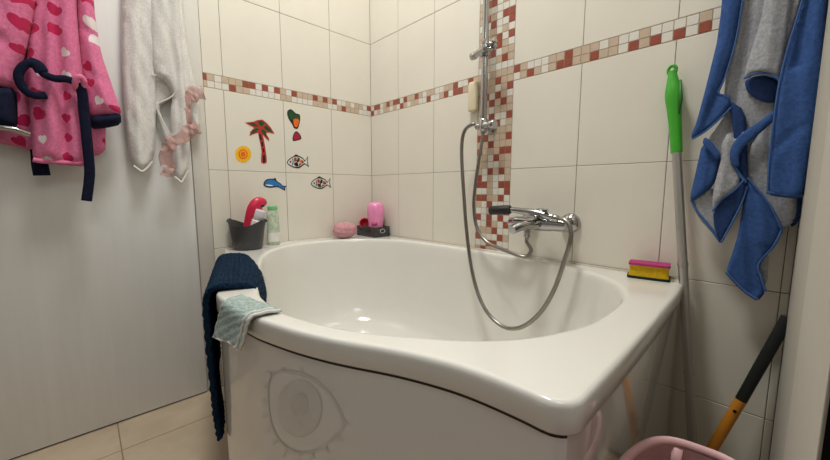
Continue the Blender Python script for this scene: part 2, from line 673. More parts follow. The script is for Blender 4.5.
struct('wall_back', bm, WALLM + [M['paint']], 'cream tiled shower wall with mosaic column and band', 'wall')

# wall on the right edge of the photo, ending at the doorway
bm = bmesh.new()
box(bm, XR, XR + 0.12, -0.921, 0.0, 0, H)
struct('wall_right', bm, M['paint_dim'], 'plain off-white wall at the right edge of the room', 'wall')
bm = bmesh.new()
box(bm, XR, XR + 0.12, YB, -1.80, 0, H)
box(bm, XR, XR + 0.12, -1.80, -0.921, 2.1, H)
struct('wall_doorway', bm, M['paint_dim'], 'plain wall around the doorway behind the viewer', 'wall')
bm = bmesh.new()
box(bm, XR - 0.0025, XR - 0.0002, -0.920, -0.615, 0, 2.3, 0.0008)
struct('trim_1', bm, M['trimpaint'], 'pale vertical strip on the right wall', 'trim')
bm = bmesh.new()
box(bm, XR - 0.001, XR + 0.118, -1.03, -0.922, 0, 0.790, 0.002)  # box added in place of the dark opening to the unlit hallway
struct('hallway_dark_box', bm, M['dark'], 'black box standing for the unlit hallway at the bottom right edge', 'trim')
bm = bmesh.new()
box(bm, -0.12, XR + 0.12, YB - 0.1, YB, 0, H)
struct('wall_front', bm, M['hallpaint'], 'plain wall behind the viewer', 'wall')
bm = bmesh.new()
box(bm, XR + 0.9, XR + 1.0, YB - 0.1, 0.12, 0, H)
struct('wall_hall', bm, M['hallpaint'], 'hall wall beyond the doorway', 'wall')
bm = bmesh.new()
box(bm, -0.12, XR + 1.0, YB - 0.1, 0.12, H, H + 0.1)
struct('ceiling', bm, M['ceiling'], 'white ceiling above the bathroom', 'ceiling')

# floor tiles
bm = bmesh.new()
box(bm, -0.12, XR + 1.0, YB - 0.1, 0.12, -0.1, -0.0022, mat=1)
FT = 0.33
for i in range(-1, 8):
    for j in range(-3, 5):
        x0, x1 = 0.196 + (i - 1) * FT, 0.196 + i * FT
        y0, y1 = -1.195 + j * FT, -1.195 + (j + 1) * FT
        if j % 2:
            x0 += 0.0
            x1 += 0.0
        x0, x1, y0, y1 = max(x0, 0.0), min(x1, XR + 0.9), max(y0, YB), min(y1, 0.0)
        if x1 - x0 < 0.02 or y1 - y0 < 0.02:
            continue
        g = 0.0022
        vs = [bm.verts.new(p) for p in ((x0 + g, y0 + g, 0), (x1 - g, y0 + g, 0), (x1 - g, y1 - g, 0), (x0 + g, y1 - g, 0))]
        lo = [bm.verts.new(p) for p in ((x0 + g * .5, y0 + g * .5, -.004), (x1 - g * .5, y0 + g * .5, -.004), (x1 - g * .5, y1 - g * .5, -.004), (x0 + g * .5, y1 - g * .5, -.004))]
        bm.faces.new(vs)
        for k in range(4):
            bm.faces.new((lo[k], lo[(k + 1) % 4], vs[(k + 1) % 4], vs[k]))
struct('floor', bm, [M['floor'], M['floor_grout']], 'beige square floor tiles with darker grout', 'floor')

# white door on the left wall, with frame and lever
door = bpy.data.objects.new('door_1', None)
COL.objects.link(door)
door.location = (0, -1.3, 0)
door['label'] = 'plain white door with robe and towel hanging on it'
door['category'] = 'door'
door['kind'] = 'structure'
bm = bmesh.new()
box(bm, -0.003, 0.010, -1.745, -0.898, 0.006, 2.08, 0.0015)
link('door_panel', bm, M['door'], door, angle=40)
bm = bmesh.new()
box(bm, -0.003, 0.006, -0.893, -0.838, 0.0, 2.14, 0.0015)
box(bm, -0.003, 0.006, -1.81, -1.75, 0.0, 2.14, 0.0015)
box(bm, -0.003, 0.006, -1.75, -0.893, 2.085, 2.14, 0.0015)
link('door_frame', bm, M['doorframe'], door, angle=40)
bm = bmesh.new()
h0 = at(-40, 122, 0, 0.13)
pts = [at(-26, 122, 0, 0.012), at(-26, 122, 0, 0.06), at(-24, 122, 0, 0.11), at(-10, 126, 0, 0.135), at(12, 129, 0, 0.14), at(30, 134.5, 0, 0.135)]
tube(bm, catmull(pts, 8), [0.008] * 41, 14)
lathe(bm, [(0, 0.006), (0.026, 0.006), (0.026, 0.0), (0, 0.0)], (0.0105, pts[0].y, pts[0].z), (1, 0, 0), 28)
link('door_handle', bm, M['chrome'], door, angle=40)
for yy in (-1.21, -0.985):
    bm = bmesh.new()
    lathe(bm, [(0, 0), (0.016, 0), (0.016, 0.006), (0.012, 0.008), (0, 0.008)], (0.0102, yy, 1.76), (1, 0, 0), 20)
    tube(bm, catmull([(0.012, yy, 1.76), (0.04, yy, 1.755), (0.062, yy, 1.765), (0.066, yy, 1.785)], 6), 0.005, 10)
    link('coat_hook', bm, M['chrome'], door)

# ------------------------------------------------------------------ bathtub
ZRIM = 0.615
outer = [(0.006, -0.006), (0.006, -0.795), (0.30, -0.884), (0.60, -0.974)]


def arc(cx, cy, r, a0, a1, n=6):
    return [(cx + r * cos(a0 + (a1 - a0) * i / n), cy + r * sin(a0 + (a1 - a0) * i / n)) for i in range(n + 1)]


front = catmull([Vector((x, y, 0)) for x, y in ((0.69, -1.000), (0.725, -1.009), (0.795, -1.008), (0.874, -1.004), (0.926, -0.999), (0.967, -0.992), (1.052, -0.970), (1.123, -0.945), (1.179, -0.920), (1.225, -0.897), (1.275, -0.875), (1.334, -0.855), (1.382, -0.845), (1.439, -0.839), (1.470, -0.838))], 5)
outer += [(p.x, p.y) for p in front]
outer += arc(1.470, -0.800, 0.038, math.radians(-86), 0, 7)
outer += [(1.507, -0.665), (1.503, -0.435), (1.492, -0.137), (1.482, -0.006)]
inner_ctl = [(.62, -.872), (.76, -.922), (.85, -.938), (.945, -.942), (1.045, -.920), (1.115, -.895), (1.17, -.866), (1.236, -.82), (1.303, -.766), (1.359, -.696),
             (1.394, -.615), (1.416, -.53), (1.42, -.422), (1.412, -.32), (1.38, -.23), (1.334, -.16), (1.257, -.105), (1.14, -.066), (.97, -.045), (.75, -.042), (.53, -.045),
             (.34, -.07), (.215, -.14), (.13, -.235), (.085, -.36), (.09, -.5), (.145, -.62), (.26, -.72), (.43, -.80)]
inner = [(p.x, p.y) for p in catmull([Vector((x, y, 0)) for x, y in inner_ctl], 8, True)]
TC = Vector((0.80, -0.46))


def radial(poly, ang):
    d = Vector((cos(ang), sin(ang)))
    best = 0
    n = len(poly)
    for i in range(n):
        a = Vector(poly[i]) - TC
        b = Vector(poly[(i + 1) % n]) - TC
        e = b - a
        den = d.x * e.y - d.y * e.x
        if abs(den) < 1e-12:
            continue
        t = (a.x * e.y - a.y * e.x) / den
        s = (a.x * d.y - a.y * d.x) / den
        if t > 0 and -1e-6 <= s <= 1 + 1e-6:
            best = max(best, t)
    return best


corner_angs = []
for x, y in outer:
    a = math.atan2(y - TC.y, x - TC.x) % (2 * pi)
    if all(abs(a - b) > 0.002 for b in corner_angs):
        corner_angs.append(a)
angs = sorted(corner_angs + [a for a in (2 * pi * i / 288 for i in range(288)) if all(abs(a - b) > 0.011 for b in corner_angs)])
RO = [radial(outer, a) for a in angs]
RI = [radial(inner, a) for a in angs]


def offset_ring(R, d):
    """offset a radial ring inward by d along its own normal"""
    n = len(R)
    pts = [TC + Vector((cos(a), sin(a))) * r for a, r in zip(angs, R)]
    out = []
    for i in range(n):
        t = pts[(i + 1) % n] - pts[i - 1]
        nn = Vector((-t.y, t.x)).normalized()
        out.append(pts[i] + nn * d)
    return out


def ring3(R, d, z):
    return [Vector((p.x, p.y, z)) for p in offset_ring(R, d)]


tub = thing('bathtub', 'white corner bathtub with curved front panel', 'bathtub', (0.8, -0.46, 0))
bm = bmesh.new()
rings = [ring3(RO, 0.012, ZRIM - 0.043), ring3(RO, 0.0015, ZRIM - 0.043), ring3(RO, 0.0, ZRIM - 0.0405), ring3(RO, 0.0, ZRIM - 0.014), ring3(RO, 0.0002, ZRIM - 0.008), ring3(RO, 0.0016, ZRIM - 0.0035), ring3(RO, 0.0042, ZRIM - 0.0010),
         ring3(RO, 0.008, ZRIM), ring3(RO, 0.014, ZRIM + 0.0002), ring3(RI, -0.016, ZRIM), ring3(RI, -0.011, ZRIM - 0.0002), ring3(RI, -0.006, ZRIM - 0.0014), ring3(RI, -0.002, ZRIM - 0.004), ring3(RI, 0.0005, ZRIM - 0.008), ring3(RI, 0.0025, ZRIM - 0.016), ring3(RI, 0.0045, ZRIM - 0.026)]
for f_, z_ in ((0.984, 0.56), (0.974, 0.50), (0.958, 0.42), (0.936, 0.34), (0.905, 0.27), (0.855, 0.222), (0.78, 0.192), (0.66, 0.178), (0.5, 0.172), (0.25, 0.170)):
    rings.append([Vector((TC.x + cos(a) * r * f_, TC.y + sin(a) * r * f_, z_)) for a, r in zip(angs, RI)])
V = grid_surface(bm, rings, closed_u=True)
bm.faces.new(V[-1])
bmesh.ops.recalc_face_normals(bm, faces=bm.faces)
o = link('tub_shell', bm, M['acrylic'], tub, angle=60)
o.data.polygons[0].use_smooth = True
if sum(p.normal.z * p.area for p in o.data.polygons if p.center.z > ZRIM - 0.001) < 0:
    o.data.flip_normals()


def outer_part(x_from_front):
    """points of the outer outline for the curved front / the right side"""
    pts = offset_ring(RO, 0.010)
    return pts


# apron: front panel following the outline, side panel on the right
ap = offset_ring(RO, 0.005)
iL = min(range(len(ap)), key=lambda i: (ap[i] - Vector((0.02, -0.79))).length)
iR = min(range(len(ap)), key=lambda i: (ap[i] - Vector((1.494, -0.815))).length)
frontpts = ap[iL:iR + 1]
bm = bmesh.new()
grid_surface(bm, [[Vector((p.x, p.y, z)) for p in frontpts] for z in (0.0, 0.2, 0.4, 0.560, 0.5655)])
grid_surface(bm, [[Vector((p.x, p.y, z)) for p in frontpts] for z in (0.5655, 0.5721)], mat=1)
bmesh.ops.recalc_face_normals(bm, faces=bm.faces)
apron = link('front_panel', bm, [M['apron'], M['gap']], tub, angle=50)
side = [p for p in ap[iR:] if p.x > 1.40] + [p for p in ap[:iL] if p.x > 1.40]
side.sort(key=lambda p: p.y)
side = [Vector((1.490, -0.829))] + [p for p in side if p.x > 1.47 and p.y > -0.812] if False else [ap[iR]] + [Vector((x, y)) for x, y in ((1.4985, -0.79), (1.4975, -0.665), (1.4935, -0.435), (1.4825, -0.137), (1.474, -0.008))]
bm = bmesh.new()
grid_surface(bm, [[Vector((p.x, p.y, z)) for p in side] for z in (0.0, 0.2, 0.4, 0.552, 0.5721)])
bmesh.ops.recalc_face_normals(bm, faces=bm.faces)
link('side_panel', bm, M['gloss'], tub, angle=50)

# the eye printed on the front panel


def on_apron(px, py, lift=0.0012):
    w = ray(px, py)
    best = None
    for a, b in zip(frontpts, frontpts[1:]):
        e = b - a
        den = w.x * e.y - w.y * e.x
        if abs(den) < 1e-12:
            continue
        rx, ry = a.x - CAM.x, a.y - CAM.y
        t = (rx * e.y - ry * e.x) / den
        s = (rx * w.y - ry * w.x) / den
        if t > 0 and -1e-6 <= s <= 1 + 1e-6 and (best is None or t < best[0]):
            n = Vector((e.y, -e.x, 0)).normalized()
            best = (t, n)
    p = CAM + w * best[0]
    return p + best[1] * lift


def apron_strip(bm, px_pts, wpx, closed=False, mat=0, lift=0.0012):
    pts = [Vector((x, y, 0)) for x, y in px_pts]
    pts = catmull(pts, 5, closed)
    n = len(pts)
    L, R = [], []
    for i in range(n):
        a = pts[i - 1] if (closed or i > 0) else pts[i]
        b = pts[(i + 1) % n] if (closed or i < n - 1) else pts[i]
        t = (b - a).normalized()
        nn = Vector((-t.y, t.x, 0)) * wpx / 2
        L.append(bm.verts.new(on_apron(pts[i].x + nn.x, pts[i].y + nn.y, lift)))
        R.append(bm.verts.new(on_apron(pts[i].x - nn.x, pts[i].y - nn.y, lift)))
    for i in range(n if closed else n - 1):
        k = (i + 1) % n
        f = bm.faces.new((L[i], L[k], R[k], R[i]))
        f.material_index = mat


def apron_disc(bm, c, rx, ry, mat, lift, n=36):
    cv = bm.verts.new(on_apron(c[0], c[1], lift))
    ring = [bm.verts.new(on_apron(c[0] + rx * cos(2 * pi * k / n), c[1] + ry * sin(2 * pi * k / n), lift)) for k in range(n)]
    mid = [bm.verts.new(on_apron(c[0] + .5 * rx * cos(2 * pi * k / n), c[1] + .5 * ry * sin(2 * pi * k / n), lift)) for k in range(n)]
    for k in range(n):
        bm.faces.new((cv, mid[k], mid[(k + 1) % n])).material_index = mat
        bm.faces.new((mid[k], ring[k], ring[(k + 1) % n], mid[(k + 1) % n])).material_index = mat


bm = bmesh.new()
eye = [(268, 388), (272, 375), (282, 371), (300, 373), (315, 380), (328, 392), (338, 407), (344, 422), (337, 435), (324, 446), (311, 452), (297, 452), (284, 445), (274, 431), (269, 412)]
apron_strip(bm, eye, 2.2, True, 0)
apron_disc(bm, (300, 408), 22, 28, 0, 0.0012)
apron_disc(bm, (300, 404), 9, 12, 1, 0.0018)
for x, y, dx, dy in ((268, 388, -4, -2), (267, 400, -5, 1), (268, 414, -5, 2), (272, 427, -5, 4), (278, 438, -5, 6), (288, 447, -4, 7), (300, 452.5, -1, 6.5), (312, 452, 2, 6.5), (325, 446, 4, 6), (337, 436, 5, 5), (344, 422, 6, 2), (339, 407, 5, -2), (329, 392, 4, -5), (316, 380, 3, -5), (301, 373, 1, -6), (284, 371, -1, -5), (272, 376, -3, -4)):
    apron_strip(bm, [(x, y), (x + dx * .5, y + dy * .5), (x + dx, y + dy)], 2.0, False, 0)
bmesh.ops.recalc_face_normals(bm, faces=bm.faces)
o = link('eye_print', bm, [M['print'], M['print2']], apron)
o['label'] = 'faint printed eye with lashes'

# silicone seal along both walls
bm = bmesh.new()
for a, b in (((0.0055, -0.79), (0.0055, -0.0055)), ((0.0055, -0.0055), (1.48, -0.0055))):
    tube(bm, [Vector((a[0], a[1], ZRIM)), Vector((b[0], b[1], ZRIM))], 0.0045, 8)
link('seal', bm, M['seal'], tub)

# ------------------------------------------------------------------ blue bath mat over the rim
u = Vector((0.955, -0.297, 0)).normalized()
nrm = Vector((-0.297, -0.955, 0)).normalized()      # outward
E0 = Vector((0.003, -0.795, 0))                     # outer rim line start


def mat_point(s, t):
    """s along the rim 0..1, t along the drape 0 (inside) .. 1 (bottom outside)"""
    along = 0.235 + s * 0.498
    wr = 0.088 + 0.02 * sin(s * 3.0)
    # profile in (outward o, height z); o = 0 at the outer edge
    prof = [(-wr - 0.018, 0.555), (-wr - 0.008, 0.60), (-wr + 0.012, 0.622), (-0.045, 0.628), (-0.010, 0.628), (0.008, 0.616), (0.016, 0.585), (0.018, 0.48), (0.017, 0.36), (0.016, 0.28), (0.012, 0.212)]
    k = t * (len(prof) - 1)
    i = min(int(k), len(prof) - 2)
    P0, P1, P2, P3 = prof[max(i - 1, 0)], prof[i], prof[i + 1], prof[min(i + 2, len(prof) - 1)]
    f = k - i
    cr = lambda a, b, c, d: 0.5 * ((2 * b) + (c - a) * f + (2 * a - 5 * b + 4 * c - d) * f * f + (3 * b - a - 3 * c + d) * f ** 3)
    o_ = cr(P0[0], P1[0], P2[0], P3[0])
    z_ = cr(P0[1], P1[1], P2[1], P3[1])
    drop = max(0.0, (0.60 - z_) / 0.42)
    far = (1 - s)
    o_ += 0.012 * sin(s * 5.0 + 0.5) * drop + 0.012 * far * drop
    z_ -= 0.004 * far * (1 - drop)
    p = E0 + u * along + nrm * o_
    p.z = z_ + (0.05 * far ** 2 + 0.02 * max(0, s - 0.8) * 5) * max(0, drop - 0.6) * 2
    return p


R_, C_ = 150, 60
G = []
for i in range(R_ + 1):
    G.append([mat_point(j / C_, i / R_) for j in range(C_ + 1)])
bm = bmesh.new()
P2 = []
for i in range(R_ + 1):
    row = []
    for j in range(C_ + 1):
        p = G[i][j]
        du = G[i][min(j + 1, C_)] - G[i][max(j - 1, 0)]
        dv = G[min(i + 1, R_)][j] - G[max(i - 1, 0)][j]
        n = du.cross(dv).normalized()
        ridge = 0.0028 * (sin(i * 2 * pi / 4.2 + 0.8 * sin(j * 0.8)) * 0.7 + 0.4 * sin(j * 2 * pi / 3.1 + i))
        row.append(p + n * (-ridge))
    P2.append(row)
thick_sheet(bm, P2, 0.012)
bmesh.ops.recalc_face_normals(bm, faces=bm.faces)
o = link('bath_mat', bm, M['mat_navy'])
tag(o, 'dark navy chenille bath mat draped over the left tub rim', 'bath mat')

# ------------------------------------------------------------------ sage washcloth over the front rim


def wc_profile(inner_px, outer_px, low_px, low_y, mid=0.0):
    a = at(*inner_px, 2, 0.6205)
    b = at(*outer_px, 2, 0.6205)
    c = at(*low_px, 1, low_y)
    out = Vector((-0.15, -1, 0)).normalized()
    pts = [a, a.lerp(b, 0.5) + Vector((0, 0, 0.001)), a.lerp(b, 0.9)]
    e = b + out * 0.0085
    pts += [Vector((e.x, e.y, 0.612)), Vector((e.x, e.y, 0.612)).lerp(c, 0.45), c]
    return catmull(pts, 8)


PL = wc_profile((242, 295.5), (226, 300.5), (215.5, 336), -1.024)
PM = wc_profile((262, 303), (239, 308), (229, 342), -1.026)
PR = wc_profile((282, 310.5), (254, 316), (243, 350), -1.016)
P_ = []
for i in range(len(PL)):
    row = []
    for j in range(25):
        s = j / 24
        q = PL[i] * ((1 - s) * (1 - 2 * s)) + PM[i] * (4 * s * (1 - s)) + PR[i] * (s * (2 * s - 1))
        d = max(0, (0.60 - q.z) / 0.1)
        q = q + Vector((-0.15, -1, 0)).normalized() * (0.004 * d * (1 + sin(s * 9)) + 0.0008 * sin(i * 1.3 + j * 0.9)) + Vector((0, 0, 0.0008 * sin(j * 1.7 + i * 0.6)))
        row.append(q)
    P_.append(row)
wc = thing('washcloth', 'small sage green washcloth with white hem on the front tub rim', 'washcloth', (0.80, -0.98, 0.615))
bm = bmesh.new()
thick_sheet(bm, P_, 0.005)
bmesh.ops.recalc_face_normals(bm, faces=bm.faces)
link('cloth', bm, M['sage'], wc)
lift = Vector((-0.1, -0.5, 0.5)) * 0.004
for pts, r in (([r[-1] + lift for r in P_], 0.0032), ([r[-4] + lift for r in P_[2:]], 0.0026), ([r[0] for r in P_], 0.0024), (P_[-1], 0.0030)):
    bm = bmesh.new()
    tube(bm, pts, r, 8)
    link('hem', bm, M['hemwhite'], wc)

# ------------------------------------------------------------------ shower column
YR = -0.055
RX = at(485, 60, 1, YR).x
col = thing('shower_rail', 'chrome shower rail on the mosaic column', 'shower rail', (RX, 0, 1.1))
zb = at(485, 132, 1, YR).z
bm = bmesh.new()
tube(bm, [(RX, YR, zb + 0.005), (RX, YR, 2.05)], 0.0125, 20)
link('rail', bm, M['chrome'], col, angle=50)
bm = bmesh.new()
tube(bm, [(RX, 0.0, 2.0), (RX, YR, 2.0)], 0.012, 16)
lathe(bm, [(0, 0), (0.028, 0), (0.028, 0.008), (0.02, 0.012), (0, 0.012)], (RX, 0, 2.0), (0, -1, 0), 24)
link('wall_mount', bm, M['chrome'], col, angle=50)
# sliding holder
zs = at(485, 51, 1, YR).z
bm = bmesh.new()
lathe(bm, [(0.0128, -0.022), (0.019, -0.022), (0.0205, -0.018), (0.0205, 0.018), (0.019, 0.022), (0.0128, 0.022)], (RX, YR, zs), (0, 0, 1), 24)
tube(bm, [(RX - 0.052, YR - 0.004, zs - 0.006), (RX + 0.03, YR - 0.022, zs + 0.002)], 0.0125, 16)
lathe(bm, [(0, -0.008), (0.014, -0.008), (0.015, 0), (0.014, 0.012), (0.009, 0.016), (0, 0.016)], (RX - 0.05, YR - 0.004, zs - 0.006), (-1, 0.1, 0), 18)
# open C-shaped cradle
cc = Vector((RX + 0.046, YR - 0.038, zs + 0.009))
tube(bm, [cc + Vector((0.021 * cos(a), 0.021 * sin(a), 0)) for a in [math.radians(x) for x in range(-20, 261, 14)]], 0.0085, 10)
tube(bm, [cc + Vector((0.021 * cos(a), 0.021 * sin(a), -0.016)) for a in [math.radians(x) for x in range(-20, 261, 14)]], 0.0075, 10)
link('slider', bm, M['chrome'], col, angle=50)
# lower bracket / diverter
zd = at(485, 125, 1, YR).z
bm = bmesh.new()
lathe(bm, [(0.0, -0.03), (0.011, -0.03), (0.013, -0.02), (0.019, -0.016), (0.019, 0.018), (0.014, 0.024), (0.0126, 0.024)], (RX, YR, zd), (0, 0, 1), 24)
tube(bm, [(RX - 0.03, YR - 0.002, zd - 0.002), (RX + 0.042, YR - 0.006, zd - 0.004)], 0.014, 16)
lathe(bm, [(0, 0), (0.017, 0), (0.019, 0.004), (0.019, 0.02), (0.016, 0.024), (0, 0.024)], (RX + 0.036, YR - 0.006, zd - 0.004), (1, -0.15, -0.05), 20)
tube(bm, [(RX, YR, zd), (RX, 0.0, zd)], 0.012, 16)
lathe(bm, [(0, 0), (0.026, 0), (0.026, 0.006), (0.018, 0.010), (0, 0.010)], (RX, 0, zd), (0, -1, 0), 24)
link('diverter', bm, M['chrome'], col, angle=50)

# pale soap bar behind the rail
bm = bmesh.new()
sc_, s2 = at(469.5, 84, 1, -0.012), at(477.5, 111, 1, -0.012)
tc = (sc_ + s2) / 2
box(bm, sc_.x, s2.x, -0.024, -0.001, s2.z, sc_.z + 0.004, 0.009, seg=4)
o = link('soap_bar', bm, M['soap'], angle=60)
tag(o, 'pale yellow upright soap bar on the wall beside the shower rail', 'soap bar')

# ------------------------------------------------------------------ mixer tap
mx = thing('bath_mixer', 'chrome bath mixer tap on the wall above the tub', 'mixer tap', (1.07, 0, 0.755))
ZM, YM = 0.752, -0.075
for x in (1.0, 1.15):
    bm = bmesh.new()
    lathe(bm, [(0, 0), (0.034, 0), (0.035, 0.004), (0.032, 0.014), (0.022, 0.024), (0.015, 0.026), (0.015, 0.05), (0.019, 0.05), (0.019, 0.066), (0, 0.066)], (x, 0, ZM + 0.002), (0, -1, 0), 28)
    link('escutcheon', bm, M['chrome'], mx, angle=45)
bm = bmesh.new()
lathe(bm, [(0, -0.105), (0.012, -0.105), (0.019, -0.10), (0.021, -0.09), (0.021, -0.045), (0.024, -0.04), (0.0255, 0.0), (0.024, 0.04), (0.022, 0.045), (0.022, 0.085), (0.019, 0.094), (0, 0.096)], (1.075, YM, ZM), (1, 0, 0), 28)
link('mixer_body', bm, M['chrome'], mx, angle=45)
bm = bmesh.new()
sp = catmull([(1.075, YM, ZM + 0.002), (1.068, YM - 0.05, ZM + 0.000), (1.056, YM - 0.10, ZM - 0.004), (1.046, YM - 0.135, ZM - 0.014)], 6)
tube(bm, sp, [0.022 - 0.004 * i / (len(sp) - 1) for i in range(len(sp))], 18, flat=0.8)
link('spout', bm, M['chrome'], mx, angle=45)
bm = bmesh.new()
lathe(bm, [(0, -0.026), (0.018, -0.026), (0.021, -0.022), (0.021, 0.010), (0.017, 0.016), (0, 0.017)], (0.972, YM, ZM - 0.004), (-1, 0, 0), 10)
link('diverter_knob', bm, M['chrome'], mx, angle=30)
bm = bmesh.new()
lathe(bm, [(0, 0.0), (0.021, 0.0), (0.023, 0.012), (0.020, 0.026), (0.012, 0.031), (0, 0.032)], (1.075, YM, ZM + 0.022), (0, -0.15, 1), 24)
lv = catmull([(1.085, YM - 0.006, ZM + 0.046), (1.11, YM - 0.030, ZM + 0.050), (1.125, YM - 0.07, ZM + 0.048)], 6)
tube(bm, lv, 0.008, 12, flat=0.7)
link('lever', bm, M['chrome'], mx, angle=45)
bm = bmesh.new()
tube(bm, [(1.030, YM - 0.004, ZM - 0.015), (1.030, YM - 0.004, ZM - 0.052)], 0.0115, 16)
link('hose_outlet', bm, M['chrome'], mx, angle=45)

# hand shower with black grip lying on the mixer
YH = -0.135
g0, g1, g2, g3 = at(490, 210.5, 1, YH), at(510.5, 209.5, 1, YH + 0.010), at(538, 213.5, 1, YH + 0.022), at(556, 218.5, 1, YH + 0.024)
hs = thing('hand_shower', 'chrome hand shower with black grip resting on the mixer tap', 'hand shower', g2)
bm = bmesh.new()
d = (g1 - g0).normalized()
L = (g1 - g0).length
lathe(bm, [(0, 0), (0.014, 0), (0.0165, 0.003), (0.0165, L - 0.003), (0.014, L), (0, L)], g0, d, 20)
link('grip', bm, M['black'], hs, angle=40)
bm = bmesh.new()
pts = catmull([g1 - d * 0.002, g1.lerp(g2, 0.5), g2, g3], 8)
n = len(pts)
tube(bm, pts, [0.0085 + 0.004 * sin(pi * i / n) for i in range(n)], 16)
lathe(bm, [(0, 0), (0.011, 0), (0.0125, 0.004), (0.0125, 0.016), (0.010, 0.02), (0, 0.02)], g3 - (g3 - g2).normalized() * 0.012, (g3 - g2), 16)
link('handle_tube', bm, M['chrome'], hs, angle=45)


def ribbed(bm, pts, r, n=420, seg=10):
    pts = catmull(pts, 24)
    # even spacing
    acc = [0]
    for a, b in zip(pts, pts[1:]):
        acc.append(acc[-1] + (b - a).length)
    tot = acc[-1]
    out = []
    k = 0
    for i in range(n + 1):
        s = tot * i / n
        while k < len(acc) - 2 and acc[k + 1] < s:
            k += 1
        f = (s - acc[k]) / max(1e-9, acc[k + 1] - acc[k])
        out.append(pts[k].lerp(pts[k + 1], f))
    tube(bm, out, [r * (1.0 if i % 2 else 0.86) for i in range(n + 1)], seg)


# long flexible hose: from the lower bracket, in a deep loop into the tub, up to the hand shower
bm = bmesh.new()
hp = [Vector((RX - 0.028, YR - 0.004, zd - 0.002)), at(473, 124.2, 1, -0.07), at(464.5, 131, 1, -0.08), at(461.6, 150, 1, -0.085), at(463.5, 190, 1, -0.095), at(467.5, 240, 1, -0.11),
      at(474, 280, 1, -0.125), at(485, 309, 1, -0.14), at(502, 326, 1, -0.145), at(520, 327.5, 1, -0.145), at(538, 315, 1, -0.145), at(553, 292, 1, -0.14), at(564, 262, 1, -0.135),
      at(570.5, 240, 1, -0.130), at(570, 227, 1, -0.122), at(564.5, 220, 1, -0.116), g3 + (g3 - g2).normalized() * 0.006]
ribbed(bm, hp, 0.0078, 520)
o = link('shower_hose', bm, M['hose'])
tag(o, 'long silver shower hose hanging in a deep loop into the tub', 'hose')
# short feed hose between lower bracket and mixer
bm = bmesh.new()
hp = [Vector((RX, YR, zd - 0.028)), at(480.5, 150, 1, -0.065), at(476, 180, 1, -0.075), at(473.8, 205, 1, -0.08), at(477, 228, 1, -0.085), at(487, 242, 1, -0.09), at(503, 249.5, 1, -0.095), at(519, 255.5, 1, -0.095), at(526.5, 256.5, 1, -0.09),
      at(531, 250, 1, -0.083), Vector((1.030, YM - 0.004, ZM - 0.07)), Vector((1.030, YM - 0.004, ZM - 0.050))]
ribbed(bm, hp, 0.0072, 340)
o = link('shower_hose', bm, M['hose'])
tag(o, 'shorter silver hose curving from lower rail bracket to mixer underside', 'hose')

# ------------------------------------------------------------------ wall stickers (left wall)


def flat_shape(bm, px, mat, lift, thick=0.0012, smooth=2, closed=True):
    pts = [at(x, y, 0, 0.0) for x, y in px]
    pts = [Vector((p.y, p.z)) for p in pts]
    if smooth:
        pts = [Vector((p.x, p.y)) for p in catmull([Vector((p.x, p.y, 0)) for p in pts], smooth + 1, True)]
    v2, _, f2, _, _, _ = delaunay_2d_cdt(pts, [(i, (i + 1) % len(pts)) for i in range(len(pts))], [], 1, 1e-7)
    A = [bm.verts.new((lift + thick, p.x, p.y)) for p in v2]
    B = [bm.verts.new((lift, p.x, p.y)) for p in v2]
    ed = {}
    for f in f2:
        f = list(f)
        for a, b in zip(f, f[1:] + f[:1]):
            ed[(a, b)] = 1
        bm.faces.new([A[i] for i in f]).material_index = mat
    for a, b in ed:
        if (b, a) not in ed:
            bm.faces.new((A[a], B[a], B[b], A[b])).material_index = mat


def circ(cx, cy, rx, ry, n=18, star=0.0):
    return [(cx + rx * (1 + star * (k % 2)) * cos(2 * pi * k / n), cy + ry * (1 + star * (k % 2)) * sin(2 * pi * k / n)) for k in range(n)]


def sticker(label, cat, shapes):
    bm = bmesh.new()
    mats = []
    for i, (mat, px, sm) in enumerate(shapes):
        if mat not in mats:
            mats.append(mat)
        flat_shape(bm, px, mats.index(mat), 0.0002 + i * 0.00035, 0.0006, sm)
    bmesh.ops.recalc_face_normals(bm, faces=bm.faces)
    o = link('wall_sticker', bm, [M[k] for k in mats], smooth=False)
    tag(o, label, cat, 'colourful stickers on the left wall tiles')
    return o


def cp(*pts):   # crop coordinates of the sticker close-up -> photo pixels
    return [(225 + x / 4.6, 100 + y / 4.6) for x, y in pts]


